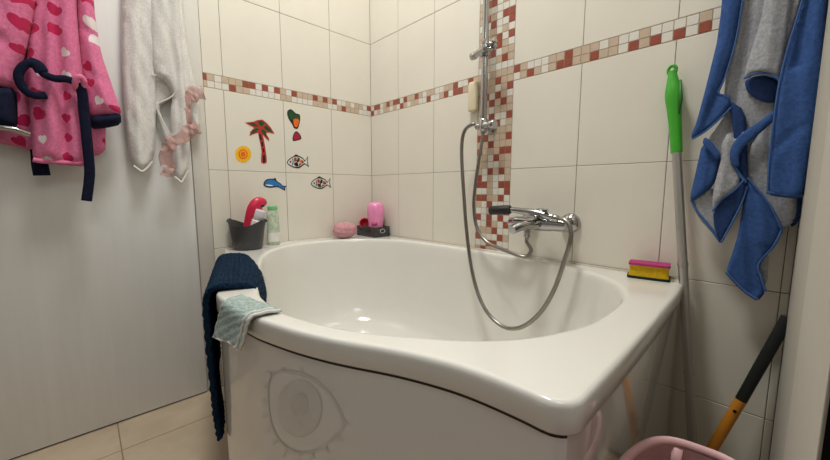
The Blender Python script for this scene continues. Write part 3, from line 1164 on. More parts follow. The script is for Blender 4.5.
sticker('orange and yellow sun sticker below left of the palm tree', 'sticker',
        [('s_yellow', circ(243.2, 154.3, 7.6, 7.9, 26, 0.1), 1), ('s_orange', circ(243.0, 154.2, 4.7, 5.0), 1), ('s_yellow', circ(243.0, 154.2, 3.3, 3.6), 1), ('s_orange', circ(243.0, 154.2, 2.4, 2.7), 1)])
sticker('palm tree sticker with green leaves and red trunk', 'sticker', [
    ('s_red', cp((152, 150), (170, 150), (182, 200), (188, 240), (192, 288), (166, 288), (168, 240), (162, 200)), 1),
    ('s_red', cp((92, 104), (130, 100), (150, 92), (172, 90), (190, 104), (210, 126), (228, 156), (200, 150), (186, 152), (202, 176), (202, 190), (182, 170), (164, 148), (146, 152), (126, 158), (112, 166), (116, 146), (134, 128), (112, 116)), 0),
    ('s_green', cp((102, 106), (132, 105), (152, 118), (150, 124), (126, 116)), 0),
    ('s_green', cp((150, 98), (168, 95), (184, 106), (170, 122), (158, 116)), 0),
    ('s_green', cp((186, 114), (206, 130), (216, 146), (196, 142), (178, 128)), 0),
    ('s_green', cp((118, 156), (126, 140), (146, 128), (156, 134), (140, 148)), 0),
    ('s_green', cp((170, 134), (184, 142), (196, 172), (180, 158), (166, 142)), 0),
    ('s_black', cp((156, 160), (164, 160), (176, 210), (182, 250), (184, 282), (174, 282), (174, 240), (168, 205)), 1),
    ('s_red', cp((162, 186), (172, 184), (174, 192), (164, 194)), 0),
    ('s_red', cp((170, 214), (178, 212), (180, 222), (171, 224)), 0),
    ('s_red', cp((173, 242), (183, 240), (184, 252), (174, 254)), 0)])
sticker('green sticker with orange centre above the crimson one', 'sticker', [
    ('s_black', cp((288, 50), (302, 42), (316, 52), (326, 62), (342, 66), (346, 84), (342, 110), (334, 132), (318, 130), (308, 110), (294, 90), (286, 68)), 1),
    ('s_green', cp((292, 54), (303, 47), (314, 58), (325, 68), (339, 72), (342, 86), (334, 92), (314, 92), (298, 88), (291, 70)), 1),
    ('s_orange', cp((314, 92), (326, 86), (340, 92), (336, 116), (328, 126), (318, 118)), 1)])
sticker('small crimson triangular sticker below the green and orange one', 'sticker', [
    ('s_black', cp((322, 146), (334, 146), (348, 164), (350, 180), (332, 186), (312, 188), (312, 166)), 1),
    ('s_crimson', cp((323, 150), (332, 150), (344, 166), (345, 177), (330, 182), (316, 183), (316, 167)), 1)])


def fish(dx, dy, s, label, cols):
    def q(*pts):
        return cp(*[(dx + x * s, dy + y * s) for x, y in pts])
    sh = [('s_black', q((-50, 4), (-38, -14), (-18, -26), (-8, -34), (4, -28), (24, -18), (34, -6), (48, -26), (46, 2), (52, 26), (34, 12), (16, 24), (2, 30), (-14, 28), (-34, 20)), 1),
          ('s_white', q((-46, 4), (-36, -10), (-17, -21), (2, -22), (22, -13), (33, 0), (45, -18), (42, 2), (46, 18), (32, 6), (14, 19), (-2, 24), (-18, 22), (-34, 15)), 1),
          (cols[0], q((-18, -18), (-6, -20), (-4, -4), (-16, 2)), 0), (cols[1], q((-2, -20), (10, -16), (8, 0), (-2, -4)), 0),
          (cols[2], q((-14, 6), (-2, 0), (4, 20), (-10, 22)), 0), (cols[3], q((12, -12), (24, -6), (22, 6), (10, 4)), 0), (cols[0], q((6, 8), (18, 8), (10, 19), (6, 20)), 0), ('s_black', q((-6, -8), (2, -6), (4, 2), (-4, 2)), 0), ('s_black', q((-18, 6), (-12, 4), (-10, 16), (-16, 16)), 0), ('s_black', q((20, -2), (28, -2), (24, 6), (18, 6)), 0),
          ('s_black', q((-38, -2), (-32, -4), (-31, 3), (-37, 4)), 1), ('s_black', q((-26, -14), (-23, -15), (-21, 0), (-24, 16), (-27, 15), (-24, 0)), 1)]
    sticker(label, 'sticker', sh)


fish(334, 284, 1.0, 'fish sticker with red and green scales, below the crimson sticker', ('s_red', 's_green', 's_black', 's_orange'))
fish(440, 382, 0.92, 'fish sticker with red and black scales, lower right of all stickers', ('s_red', 's_black', 's_green', 's_red'))
sticker('blue dolphin sticker above the charcoal bucket', 'sticker', [
    ('s_black', cp((176, 388), (186, 368), (206, 362), (224, 362), (232, 358), (238, 372), (256, 384), (266, 394), (284, 396), (276, 404), (276, 418), (258, 408), (238, 400), (214, 404), (186, 400)), 1),
    ('s_blue', cp((181, 388), (190, 372), (207, 366), (226, 367), (236, 376), (254, 388), (264, 398), (277, 399), (272, 405), (271, 411), (258, 403), (238, 395), (214, 398), (190, 395)), 1),
    ('s_white', cp((186, 390), (200, 389), (222, 393), (212, 396), (192, 394)), 1)])

# ------------------------------------------------------------------ things on the tub ledge
# charcoal bucket with two ears, hair brush and clear cap inside
bc = at(249.5, 246, 2, ZRIM + 0.001)
bc = Vector((0.080, -0.722, ZRIM + 0.0008))
bk = thing('bucket', 'charcoal flexible bucket holding a red brush on the tub ledge', 'bucket', bc)
bm = bmesh.new()
seg = 48
Hb = 0.112
BA = 0.72
rings = []
for r, h in ((0.001, 0.0), (0.052, 0.0), (0.056, 0.003), (0.062, 0.04), (0.067, 0.08), (0.070, 1.0), (0.067, 1.0), (0.064, 0.08), (0.059, 0.04), (0.052, 0.006), (0.001, 0.006)):
    ring = []
    for k in range(seg):
        a = 2 * pi * k / seg
        top = Hb - 0.010 + 0.024 * abs(cos(a - BA)) ** 4
        hh = top if h == 1.0 else h
        rr = r + (0.010 * abs(cos(a - BA)) ** 8 if h == 1.0 else 0)
        ring.append(bc + Vector((rr * cos(a), rr * sin(a), hh)))
    rings.append(ring)
grid_surface(bm, rings, closed_u=True)
bmesh.ops.recalc_face_normals(bm, faces=bm.faces)
link('bucket_wall', bm, M['charcoal'], bk, angle=50)
for sgn in (1, -1):
    bm = bmesh.new()
    e = bc + Vector((cos(BA), sin(BA), 0)) * 0.0795 * sgn
    t = Vector((-sin(BA), cos(BA), 0))
    tube(bm, catmull([e + t * 0.016 + Vector((0, 0, Hb + 0.004)), e + t * 0.010 + Vector((0, 0, Hb + 0.013)), e + Vector((0, 0, Hb + 0.015)), e - t * 0.010 + Vector((0, 0, Hb + 0.013)), e - t * 0.016 + Vector((0, 0, Hb + 0.004))], 5), 0.0034, 8)
    link('ear_handle', bm, M['charcoal'], bk)

# red brush: curved handle and head with a dark inset
b0 = bc + Vector((0.005, 0.002, 0.02))
br = thing('bath_brush', 'red curved brush standing in the charcoal bucket', 'brush', b0)
rh = lambda px, py: at(px, py, 0, 0.085)
bm = bmesh.new()
pts = catmull([rh(245.5, 236), rh(248, 225), rh(251, 215.5), rh(254.5, 208.5), rh(258.5, 204.5), rh(262, 204), rh(264, 206)], 6)
n = len(pts)
rad = [0.014, 0.018, 0.024, 0.030, 0.032, 0.027, 0.013]
tube(bm, pts, [v.x for v in catmull([Vector((r, 0, 0)) for r in rad], 6)], 16, flat=0.6, up=(1, 0, 0))
link('brush_body', bm, M['redplastic'], br)
bm = bmesh.new()
q = rh(260.5, 205.5)
lathe(bm, [(0, 0), (0.012, 0), (0.013, 0.002), (0.011, 0.0035), (0, 0.004)], q + Vector((0.0150, -0.002, -0.001)), (1, -0.45, 0.05), 18, ell=(1, 0.5), ref=(0.3, 1, 0))
link('brush_inset', bm, M['black'], br)
# clear capped bottle in the bucket
bm = bmesh.new()
q = bc + Vector((0.008, 0.009, 0.012))
qa = Vector((0.22, 0.23, 1.0)).normalized()
cb = thing('toiletry_bottle', 'small white bottle with clear cap inside the charcoal bucket', 'bottle', q)
lathe(bm, [(0, 0), (0.023, 0), (0.024, 0.003), (0.024, 0.112), (0.022, 0.118), (0, 0.118)], q, qa, 24)
link('bottle_body', bm, M['s_white'], cb)
bm = bmesh.new()
lathe(bm, [(0, 0.0), (0.021, 0.0), (0.0215, 0.002), (0.0205, 0.040), (0.018, 0.044), (0, 0.044)], q + qa * 0.1182, qa, 24)
link('bottle_cap', bm, M['clearcap'], cb)

# green and clear shampoo bottle behind the bucket
q = Vector((0.045, -0.598, ZRIM + 0.0008))
sb = thing('shampoo_bottle', 'flat pale green bottle with green cap, right of the charcoal bucket', 'bottle', q)
bm = bmesh.new()
lathe(bm, [(0, 0), (0.024, 0), (0.027, 0.004), (0.028, 0.06), (0.027, 0.13), (0.024, 0.155), (0.021, 0.160), (0, 0.160)], q, (0, 0, 1), 28, ell=(0.55, 1.0))
link('bottle_body', bm, M['labelgreen'], sb)
bm = bmesh.new()
lathe(bm, [(0, 0), (0.022, 0.0), (0.0225, 0.002), (0.022, 0.016), (0.020, 0.019), (0, 0.019)], q + Vector((0, 0, 0.160)), (0, 0, 1), 24, ell=(0.6, 1.0))
link('bottle_cap', bm, M['capgreen'], sb)
bm = bmesh.new()
grid_surface(bm, [[q + Vector((0.55 * 0.0288 * cos(a), 0.0288 * sin(a), z)) for a in [math.radians(-75 + 10 * k) for k in range(16)]] for z in (0.015, 0.03, 0.045, 0.058)])
bmesh.ops.recalc_face_normals(bm, faces=bm.faces)
link('bottle_label', bm, M['s_white'], sb)

# pink sponge ball
q = Vector((0.068, -0.232, ZRIM + 0.0008))
bm = bmesh.new()
bmesh.ops.create_icosphere(bm, subdivisions=4, radius=1.0)
for v in bm.verts:
    c = v.co.copy()
    k = 1 + 0.05 * sin(c.x * 7 + 1) * sin(c.y * 6) + 0.03 * sin(c.z * 11 + c.x * 5)
    z = max(-0.86, c.z)
    e = (abs(c.x) ** 2.3 + abs(c.y) ** 2.3 + abs(z) ** 2.3) ** (1 / 2.3)
    v.co = q + Vector((c.x / e * 0.046 * k, c.y / e * 0.066 * k, (z / e + 0.93) * 0.041))
mn = min(v.co.z for v in bm.verts)
for v in bm.verts:
    v.co.z += q.z - mn
o = link('bath_sponge', bm, M['pinkpuff'])
tag(o, 'dusty pink bath sponge left of the dark corner basket', 'sponge')

# dark basket in the corner
q = Vector((0.092, -0.064, ZRIM + 0.0008))
cbk = thing('corner_basket', 'dark grey plastic basket in the tub corner', 'basket', q)
BW, BD, BH = 0.082, 0.050, 0.054
bm = bmesh.new()
box(bm, q.x - BW, q.x + BW, q.y - BD, q.y + BD, q.z, q.z + 0.004, 0.0015)
link('basket_base', bm, M['charcoal'], cbk, angle=40)
bm = bmesh.new()
for hx, hy, ox, oy in ((BW, 0.002, 0, -BD), (BW, 0.002, 0, BD), (0.002, BD, -BW, 0), (0.002, BD, BW, 0)):
    box(bm, q.x + ox - hx, q.x + ox + hx, q.y + oy - hy, q.y + oy + hy, q.z + 0.003, q.z + BH, 0.001)
link('basket_wall', bm, M['charcoal'], cbk, angle=40)
for ox, oy, horiz in ((BW + 0.003, 0.0, False), (-0.03, -BD - 0.003, True), (0.04, -BD - 0.003, True)):
    bm = bmesh.new()
    c = q + Vector((ox, oy, 0.032))
    tube(bm, [c + (Vector((0.020 * cos(a), 0, 0.009 * sin(a))) if horiz else Vector((0, 0.016 * cos(a), 0.010 * sin(a)))) for a in [2 * pi * k / 20 for k in range(21)]], 0.0022 if not horiz else 0.0014, 6)
    link('grip_ring', bm, M['alu'] if not horiz else M['charcoal'], cbk)
# pink bottle standing in the basket
p0 = q + Vector((0.026, 0.000, 0.0045))
pb = thing('pink_bottle', 'bright pink rounded bottle standing in the dark corner basket', 'bottle', p0)
bm = bmesh.new()
lathe(bm, [(0, 0), (0.034, 0), (0.038, 0.006), (0.040, 0.03), (0.041, 0.07), (0.0455, 0.10), (0.0475, 0.130), (0.045, 0.155), (0.038, 0.172), (0.024, 0.181), (0, 0.183)], p0, (0, 0, 1), 36)
link('bottle_body', bm, M['pink'], pb)
bm = bmesh.new()
lathe(bm, [(0, 0.0), (0.016, 0.0), (0.018, 0.003), (0.015, 0.006), (0, 0.007)], p0 + Vector((0.025, -0.028, 0.070)), (1, -1.1, -0.1), 20, ell=(1, 0.8))
link('bottle_opening', bm, M['pink_d'], pb)
# crimson cup lying in the basket
ca = Vector((0.70, -0.62, 0.36)).normalized()
c0 = q + Vector((-0.050, -0.016, 0.058))
cu = thing('toy_cup', 'small crimson cup lying tilted in the dark corner basket', 'cup', c0)
bm = bmesh.new()
lathe(bm, [(0, 0), (0.019, 0), (0.021, 0.003), (0.0285, 0.050), (0.027, 0.050), (0.019, 0.006), (0, 0.006)], c0 - ca * 0.02, ca, 28)
link('cup_wall', bm, M['redplastic'], cu, angle=50)
bm = bmesh.new()
lathe(bm, [(0.027, -0.001), (0.0305, -0.001), (0.0305, 0.002), (0.027, 0.002), (0.027, -0.001)], c0 + ca * 0.030, ca, 28)
link('cup_rim', bm, M['redplastic'], cu)
# peach beaker behind
c1 = q + Vector((-0.036, 0.024, 0.0045))
pc = thing('toy_beaker', 'small peach beaker behind the crimson cup', 'beaker', c1)
bm = bmesh.new()
lathe(bm, [(0, 0), (0.017, 0), (0.019, 0.004), (0.023, 0.095), (0.0215, 0.095), (0.017, 0.008), (0, 0.008)], c1, (0, 0, 1), 24)
link('beaker_wall', bm, M['peach'], pc, angle=50)
bm = bmesh.new()
lathe(bm, [(0.0205, 0.093), (0.0245, 0.093), (0.0245, 0.097), (0.0205, 0.097), (0.0205, 0.093)], c1, (0, 0, 1), 24)
link('beaker_rim', bm, M['peach'], pc)

# cleaning sponge
q = Vector((1.402, -0.052, ZRIM + 0.0006))
sg = thing('cleaning_sponge', 'yellow cleaning sponge with magenta top and dark scourer base', 'sponge', q)
rot = math.radians(10)
R = Matrix.Rotation(rot, 3, 'Z')


def sponge_block(bm, hx, hy, z0, z1, pinch, n=8):
    rings = []
    for k in range(n + 1):
        t = k / n
        z = z0 + (z1 - z0) * t
        s = 1 - pinch * sin(pi * t)
        ring = []
        for a in range(40):
            th = 2 * pi * a / 40
            c, s_ = cos(th), sin(th)
            x = hx * s * (abs(c) ** 0.22) * (1 if c > 0 else -1)
            y = hy * (1 - pinch * 2.0 * sin(pi * t)) * (abs(s_) ** 0.22) * (1 if s_ > 0 else -1)
            ring.append(q + R @ Vector((x, y, z)))
        rings.append(ring)
    V = grid_surface(bm, rings, closed_u=True)
    bm.faces.new(V[-1])
    bm.faces.new(list(reversed(V[0])))
    bmesh.ops.recalc_face_normals(bm, faces=bm.faces)


bm = bmesh.new()
sponge_block(bm, 0.052, 0.032, 0.0, 0.007, 0.0, 2)
link('scourer_pad', bm, M['scourer'], sg, angle=50)
bm = bmesh.new()
sponge_block(bm, 0.049, 0.029, 0.007, 0.038, 0.05)
link('sponge_body', bm, M['yellow'], sg, angle=60)
bm = bmesh.new()
sponge_block(bm, 0.050, 0.030, 0.038, 0.0445, 0.0, 2)
link('sponge_top', bm, M['magenta'], sg, angle=50)

# ------------------------------------------------------------------ broom handle leaning on the wall
top, low = at(672, 66, 1, -0.022), at(684.8, 300, 1, -0.060)
dirn = (low - top)
foot = top + dirn * (top.z / (top.z - low.z))
bh = thing('broom_handle', 'grey metal pole with bright green grip leaning at the tub corner', 'pole', foot)
ln = (top - foot).length
d = (top - foot).normalized()
gl = at(676.5, 153, 1, -0.032)
tg = (gl - foot).length
bm = bmesh.new()
tube(bm, [foot + d * 0.004, foot + d * (tg + 0.02)], 0.0112, 20)
link('pole', bm, M['alu'], bh, angle=50)
for px, py in ((682, 264), (688.5, 370)):
    bm = bmesh.new()
    p = at(px, py, 1, -0.05)
    k = (p - foot).dot(d)
    tube(bm, [foot + d * (k - 0.004), foot + d * (k + 0.004)], 0.0128, 20)
    link('pole_joint', bm, M['alu'], bh, angle=50)
bm = bmesh.new()
prof = [(0.0, 0.0135), (0.05, 0.014), (0.30, 0.0150), (0.50, 0.0175), (0.62, 0.0200), (0.72, 0.0190), (0.82, 0.0140), (0.90, 0.0105), (0.94, 0.0095)]
gpts, gr = [], []
for t, r in prof:
    gpts.append(foot + d * (tg + (ln - tg) * t))
    gr.append(r)
sm = catmull([Vector((p.x, p.y, p.z)) for p in gpts], 5)
rr = [v.x for v in catmull([Vector((r, 0, 0)) for r in gr], 5)]
tube(bm, sm, rr, 20, flat=0.85, up=(0, -1, 0))
eye_c = foot + d * (ln - 0.012)
tube(bm, [eye_c + Vector((0.009 * cos(a), 0, 0.012 * sin(a))) for a in [2 * pi * k / 20 for k in range(21)]], 0.0042, 8)
link('grip', bm, M['green'], bh)
bm = bmesh.new()
slp = foot + d * (tg + (ln - tg) * 0.60)
tube(bm, [slp + Vector((0.013, -0.010, -0.055)), slp + Vector((0.017, -0.011, 0)), slp + Vector((0.013, -0.010, 0.05))], [0.003, 0.005, 0.003], 8)
link('grip_inlay', bm, M['green_d'], bh)

# ------------------------------------------------------------------ black and orange handle leaning in the corner
a0, a1, a2 = at(788, 317, 1, -0.032), at(741, 400, 1, -0.055), at(713.5, 446, 1, -0.070)
dd = (a2 - a0)
ft = a0 + dd * ((a0.z - 0.015) / (a0.z - a2.z))
ah = thing('tool_handle', 'black and orange tool handle leaning against the wall behind the pink basket', 'handle', ft)
bm = bmesh.new()
tube(bm, catmull([a0, a0.lerp(a1, 0.06), a0.lerp(a1, 0.5), a1], 6), [0.0095, 0.0118, 0.0122] + [0.0122] * 12 + [0.0120] * 4, 18, flat=0.85, up=(0, -1, 0))
link('grip', bm, M['black'], ah, angle=50)
bm = bmesh.new()
tube(bm, [a1 - dd.normalized() * 0.003, a1.lerp(a2, 0.3), a2, ft], [0.0118, 0.0118, 0.0120, 0.0120], 18, flat=0.85, up=(0, -1, 0))
link('shaft', bm, M['orange'], ah, angle=50)
bm = bmesh.new()
hc = a1.lerp(a2, 0.20)
lathe(bm, [(0, 0), (0.0042, 0), (0.0042, 0.0015), (0, 0.0015)], hc + Vector((0, -0.0100, 0)), (0, -1, 0.0), 14)
link('hang_hole', bm, M['s_black'], ah)

# ------------------------------------------------------------------ pink laundry basket
lb = thing('laundry_basket', 'pale pink laundry basket between the tub and the right wall', 'laundry basket', (1.5945, -0.76, 0))
LC = Vector((1.5945, -0.752, 0))
LA, LBb, LZ = 0.0815, 0.212, 0.456


def sell(a, rx, ry, e=0.62):
    c, s = cos(a), sin(a)
    x, y = rx * abs(c) ** e * (1 if c >= 0 else -1), ry * abs(s) ** e * (1 if s >= 0 else -1)
    return Vector((x + y * 0.012, y + x * 0.14, 0))


N = 96
bm = bmesh.new()
rings = []
for k in range(9):
    t = k / 8
    rings.append([LC + sell(2 * pi * i / N, LA * (0.86 + 0.11 * t), LBb * (0.88 + 0.095 * t)) + Vector((0, 0, 0.002 + (LZ - 0.004) * t)) for i in range(N)])
rings = [[LC + Vector((0, 0, 0.002))] * 0 or [LC + sell(2 * pi * i / N, 0.01, 0.03) + Vector((0, 0, 0.002)) for i in range(N)]] + rings
grid_surface(bm, rings, closed_u=True)
bmesh.ops.recalc_face_normals(bm, faces=bm.faces)
link('basket_outside', bm, M['basket'], lb, angle=60)
bm = bmesh.new()
rings = []
for k in range(9):
    t = k / 8
    rings.append([LC + sell(2 * pi * i / N, LA * (0.83 + 0.11 * t) - 0.002, LBb * (0.86 + 0.095 * t) - 0.002) + Vector((0, 0, 0.010 + (LZ - 0.012) * t)) for i in range(N)])
rings = [[LC + sell(2 * pi * i / N, 0.01, 0.03) + Vector((0, 0, 0.010)) for i in range(N)]] + rings
grid_surface(bm, rings, closed_u=True)
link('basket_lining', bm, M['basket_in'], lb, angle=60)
bm = bmesh.new()
tube(bm, [LC + sell(2 * pi * i / N, LA - 0.003, LBb - 0.003) + Vector((0, 0, LZ)) for i in range(N + 1)], 0.0062, 10, flat=1.3, up=(0, 0, 1), cap=False)
link('basket_rim', bm, M['basket'], lb)
bm = bmesh.new()
sx, sy = at(660, 441, 1, -0.59), None
for dx in (-0.025,):
    top_ = LC + Vector((dx, LBb - 0.016, LZ - 0.004))
    P_ = [[top_ + Vector((w, -0.003 - 0.012 * sin(t * 3) - 0.006 * t, -0.16 * t)) for w in (-0.007, 0.0, 0.007)] for t in [k / 8 for k in range(9)]]
    thick_sheet(bm, P_, 0.002)
bmesh.ops.recalc_face_normals(bm, faces=bm.faces)
link('strap', bm, M['basket'], lb)

# ------------------------------------------------------------------ pink robe with hearts, hanging on the door
robe = thing('bathrobe', "pink child's bathrobe with hearts and navy belt, hanging on the white door", 'bathrobe', (0.066, -1.21, 1.76))
VR = 0.045
bm = bmesh.new()
cloth_panel(bm, [(-60, -60), (20, -95), (62, -101), (92, -60), (93, 0), (101, 60), (107, 148), (100, 155), (93, 156), (85, 160), (40, 158), (31, 150), (0, 143), (-40, 136)], 0, VR, 1, 0.022, 0.05,
            [([(93, 100), (95, 155)], 0.012, -0.008), ([(60, -40), (70, 60), (78, 160)], 0.02, 0.012)], seed=1)
link('robe_back', bm, M['fleece'], robe)
bm = bmesh.new()
cloth_panel(bm, [(36, -60), (62, -98), (78, -60), (76, 0), (79, 40), (84, 85), (88, 130), (86, 166.5), (70, 165.5), (50, 164), (33, 162.5), (31, 130), (29, 100), (26, 70), (28, 40), (33, 10), (38, -20)], 0, VR + 0.045, 1, 0.030, 0.045,
            [([(42, -50), (44, 0), (40, 60), (38, 160)], 0.011, -0.020), ([(58, -50), (56, 30), (62, 90), (66, 164)], 0.011, -0.020), ([(76, 95), (80, 160)], 0.010, -0.014), ([(50, -40), (50, 60), (52, 160)], 0.014, 0.010), ([(70, -40), (72, 60), (78, 160)], 0.014, 0.010)], seed=2)
link('robe_front', bm, M['fleece'], robe)
bm = bmesh.new()
cloth_panel(bm, [(74, -70), (88, -60), (90, -10), (96, 20), (100, 50), (112, 85), (121, 110), (121, 115), (105, 117), (90, 118), (84, 98), (79, 60), (76, 20)], 0, VR + 0.03, 1, 0.030, 0.040,
            [([(84, -20), (92, 60), (106, 112)], 0.016, 0.010), ([(84, 30), (90, 38), (99, 36)], 0.010, -0.010), ([(85, 70), (96, 80), (108, 84)], 0.012, -0.006)], seed=3)
sleeve = link('sleeve', bm, M['fleece'], robe)
bm = bmesh.new()
cloth_panel(bm, [(89, 115.5), (105, 114.5), (121, 112.5), (121.5, 124.5), (106, 128), (90, 129)], 0, VR + 0.033, 1, 0.034, 0.03, [], seed=4)
link('cuff', bm, M['fleece_navy'], sleeve)
bm = bmesh.new()
cloth_panel(bm, [(-60, -50), (-10, -85), (36, -95), (40, -40), (36, 0), (31, 30), (26, 52), (20, 70), (18, 90), (-5, 90), (-60, 88)], 0, VR + 0.055, 1, 0.040, 0.05,
            [([(24, -60), (24, 0), (14, 80)], 0.018, 0.008), ([(2, 40), (22, 66)], 0.012, -0.008)], seed=5)
sleeve = link('sleeve', bm, M['fleece'], robe)
bm = bmesh.new()
cloth_panel(bm, [(-60, 86), (-5, 87.5), (16.5, 88), (17.5, 108), (17.5, 128), (5, 129), (-20, 128), (-60, 124)], 0, VR + 0.058, 1, 0.044, 0.03, [], seed=6)
link('cuff', bm, M['fleece_navy'], sleeve)
bm = bmesh.new()
hem(bm, [(33.5, 160), (42, 161.5), (52, 162), (64, 163), (75, 163.5), (85.5, 164)], 0, VR + 0.045, 1, 0.017, 0.007, 0, 0.7)
link('hem', bm, make('pink_fleece_hem', (226, 122, 160), 0.95, var=0.12, scale=120, bump=0.6, bscale=330), robe)
# belt
bm = bmesh.new()


def bp(px, py, d):
    return at(px, py, 0, d)


BD_ = VR + 0.085
tube(bm, catmull([bp(46, 95, BD_ - 0.004), bp(36, 95.5, BD_), bp(27, 92, BD_), bp(20, 83, BD_ + 0.004), bp(18.5, 74, BD_ + 0.006), bp(23, 66.5, BD_ + 0.008), bp(31, 63, BD_ + 0.010), bp(39, 66, BD_ + 0.012), bp(44, 74, BD_ + 0.012), bp(55, 78.5, BD_ + 0.012), bp(66, 79, BD_ + 0.012), bp(77, 83, BD_ + 0.010)], 6), 0.0105, 12, flat=0.55, up=(1, 0, 0))
tube(bm, catmull([bp(29, 62, BD_ + 0.006), bp(37, 65, BD_ + 0.010), bp(42, 72, BD_ + 0.012)], 6), 0.0150, 12, flat=0.5, up=(1, 0, 0))
tube(bm, catmull([bp(78, 83, BD_ + 0.008), bp(82, 92, BD_ + 0.006), bp(84, 112, BD_), bp(87, 140, BD_), bp(89.5, 168, BD_ - 0.004), bp(89, 182, BD_ - 0.006), bp(86.5, 201, BD_ - 0.006)], 6), 0.0130, 12, flat=0.45, up=(1, 0, 0))
tube(bm, [bp(39, 150, VR + 0.02), bp(40, 165, VR + 0.02), bp(42, 175.5, VR + 0.02)], 0.019, 12, flat=0.35, up=(1, 0, 0))
link('belt', bm, M['fleece_navy'], robe)
bm = bmesh.new()
tube(bm, catmull([bp(77, 90, BD_ - 0.002), bp(75, 84, BD_ + 0.012), bp(77, 78, BD_ + 0.018), bp(81, 77, BD_ + 0.018), bp(84, 82, BD_ + 0.014), bp(83, 89, BD_)], 6), 0.0080, 10)
link('belt_loop', bm, make('plain_pink_fleece', (226, 124, 162), 0.95, var=0.1, scale=120, bump=0.6, bscale=330), robe)

# ------------------------------------------------------------------ white towel on the door
tw = thing('hand_towel', 'white terry towel with dusty pink tulle trim, hanging on the white door', 'towel', (0.066, -0.985, 1.76))
VW = 0.03
bm = bmesh.new()
cloth_panel(bm, [(124, -60), (146, -70), (178, -60), (182, -10), (185, 25), (190, 60), (197, 92), (201, 122), (198, 131), (193, 132), (188, 118), (182, 95), (170, 84), (154, 84), (140, 88), (124, 90), (122, 20)], 0, VW, 1, 0.022, 0.02,
            [([(183, -10), (194, 110)], 0.008, 0.006), ([(190, 90), (196, 130)], 0.008, 0.004)], seed=11)
cloth_panel(bm, [(123, -55), (144, -70), (154, -40), (155, 0), (156, 40), (156, 80), (156, 120), (154.5, 150), (151, 164), (142, 171.5), (133, 167), (128, 150), (124, 110), (121.5, 60), (121.5, 10)], 0, VW + 0.012, 1, 0.022, 0.020,
            [([(128, -50), (126, 20), (129, 90), (133, 160)], 0.007, -0.005), ([(134, -50), (133, 20), (136, 90), (138, 165)], 0.010, 0.007), ([(149, -40), (149, 60), (149, 160)], 0.008, -0.006)], seed=12)
cloth_panel(bm, [(149, -60), (172, -66), (178, -20), (181, 30), (184, 70), (187, 100), (189.5, 135), (190, 160), (187.5, 172), (180.5, 182), (174, 178), (171.5, 150), (170, 115), (173, 95), (166, 82), (152, 75), (150, 40)], 0, VW + 0.022, 1, 0.022, 0.020,
            [([(167, -40), (168, 30), (176, 80), (180, 160)], 0.006, -0.008), ([(160, -40), (161, 60)], 0.012, 0.006), ([(173, -40), (175, 40), (181, 90), (184, 150)], 0.007, 0.006), ([(174, 120), (177, 175)], 0.007, 0.005)], seed=13)
cloth_panel(bm, [(151, 74), (164, 79), (174, 86), (175, 94), (168, 101), (158, 106), (166, 128), (173, 138), (174, 150), (168, 150), (158, 118), (152, 100)], 0, VW + 0.004, 1, 0.008, 0.012, [], seed=14)
link('towel_cloth', bm, M['terry_white'], tw)
for px, o1, o2, r in (([(151, 75), (160, 77), (169, 81.5), (175, 88.5), (174, 94), (168, 99), (159, 103), (156, 107), (160, 117), (166, 128), (172, 137)], 0.026, 0.008, 0.0022),
                      ([(133, 166), (138, 169.5), (142, 171.5), (147, 168), (152, 162)], 0.025, 0.010, 0.0042),
                      ([(174, 177), (178, 180), (181, 182.5), (184, 178), (188, 171)], 0.035, 0.010, 0.0042),
                      ([(193, 131), (195.5, 132), (199, 130)], 0.0, 0.008, 0.0042)):
    bm = bmesh.new()
    hem(bm, px, 0, VW + o1, 1, o2, r)
    link('hem', bm, M['hemwhite'], tw)


def ruffle(px, off, w, seed, waves=7):
    bm = bmesh.new()
    pts = catmull([at(x, y, 0, VW + off) for x, y in px], 18)
    r_ = random.Random(seed)
    P = []
    n = len(pts)
    ph = r_.uniform(0, 6)
    for i in range(n):
        t = (pts[min(i + 1, n - 1)] - pts[max(i - 1, 0)]).normalized()
        s = t.cross(Vector((1, 0, 0))).normalized()
        row = []
        a = i / n * waves * 2 * pi + ph + 1.2 * sin(i * 0.21 + seed)
        for k in range(9):
            v = k / 8 - 0.5
            fr = abs(v) * 2
            row.append(pts[i] + s * (v * w * (1 + 0.22 * sin(a * 0.7 + k))) + Vector((1, 0, 0)) * (0.006 * fr * sin(a + (2.0 if v > 0 else 0)) + 0.003 * (1 - fr * fr)) + t * (0.004 * fr * sin(a * 1.3 + k * 0.3)))
        P.append(row)
    thick_sheet(bm, P, 0.0010)
    bmesh.ops.recalc_face_normals(bm, faces=bm.faces)
    link('tulle_trim', bm, M['tulle'], tw)


ruffle([(203, 92), (196, 93), (188, 97)], 0.034, 0.050, 1, 2.2)
ruffle([(189, 96), (187, 106), (187, 117), (190, 127)], 0.040, 0.024, 2, 2)
ruffle([(198, 127), (190, 131), (180, 138), (168, 145)], 0.066, 0.042, 3, 3)
ruffle([(169, 144), (166, 155), (168, 166), (167, 177)], 0.050, 0.038, 4, 2.4)

# ------------------------------------------------------------------ blue and grey towel on the right
bt = thing('bath_towel', 'large blue and grey bath towel hanging in the right corner', 'towel', (1.6, -0.05, 1.65))
VB = -0.045
lay = {}


def bpan(px, mat, off, bulge, bw=0.018, folds=(), seed=0, rnd=1):
    key = mat
    if key not in lay:
        lay[key] = bmesh.new()
    cloth_panel(lay[key], px, 1, VB, -1, bulge * 0.45, 0.007, folds, off=off, seed=seed, step=0.006, rnd=rnd, amp=0.0008, back=0.003)


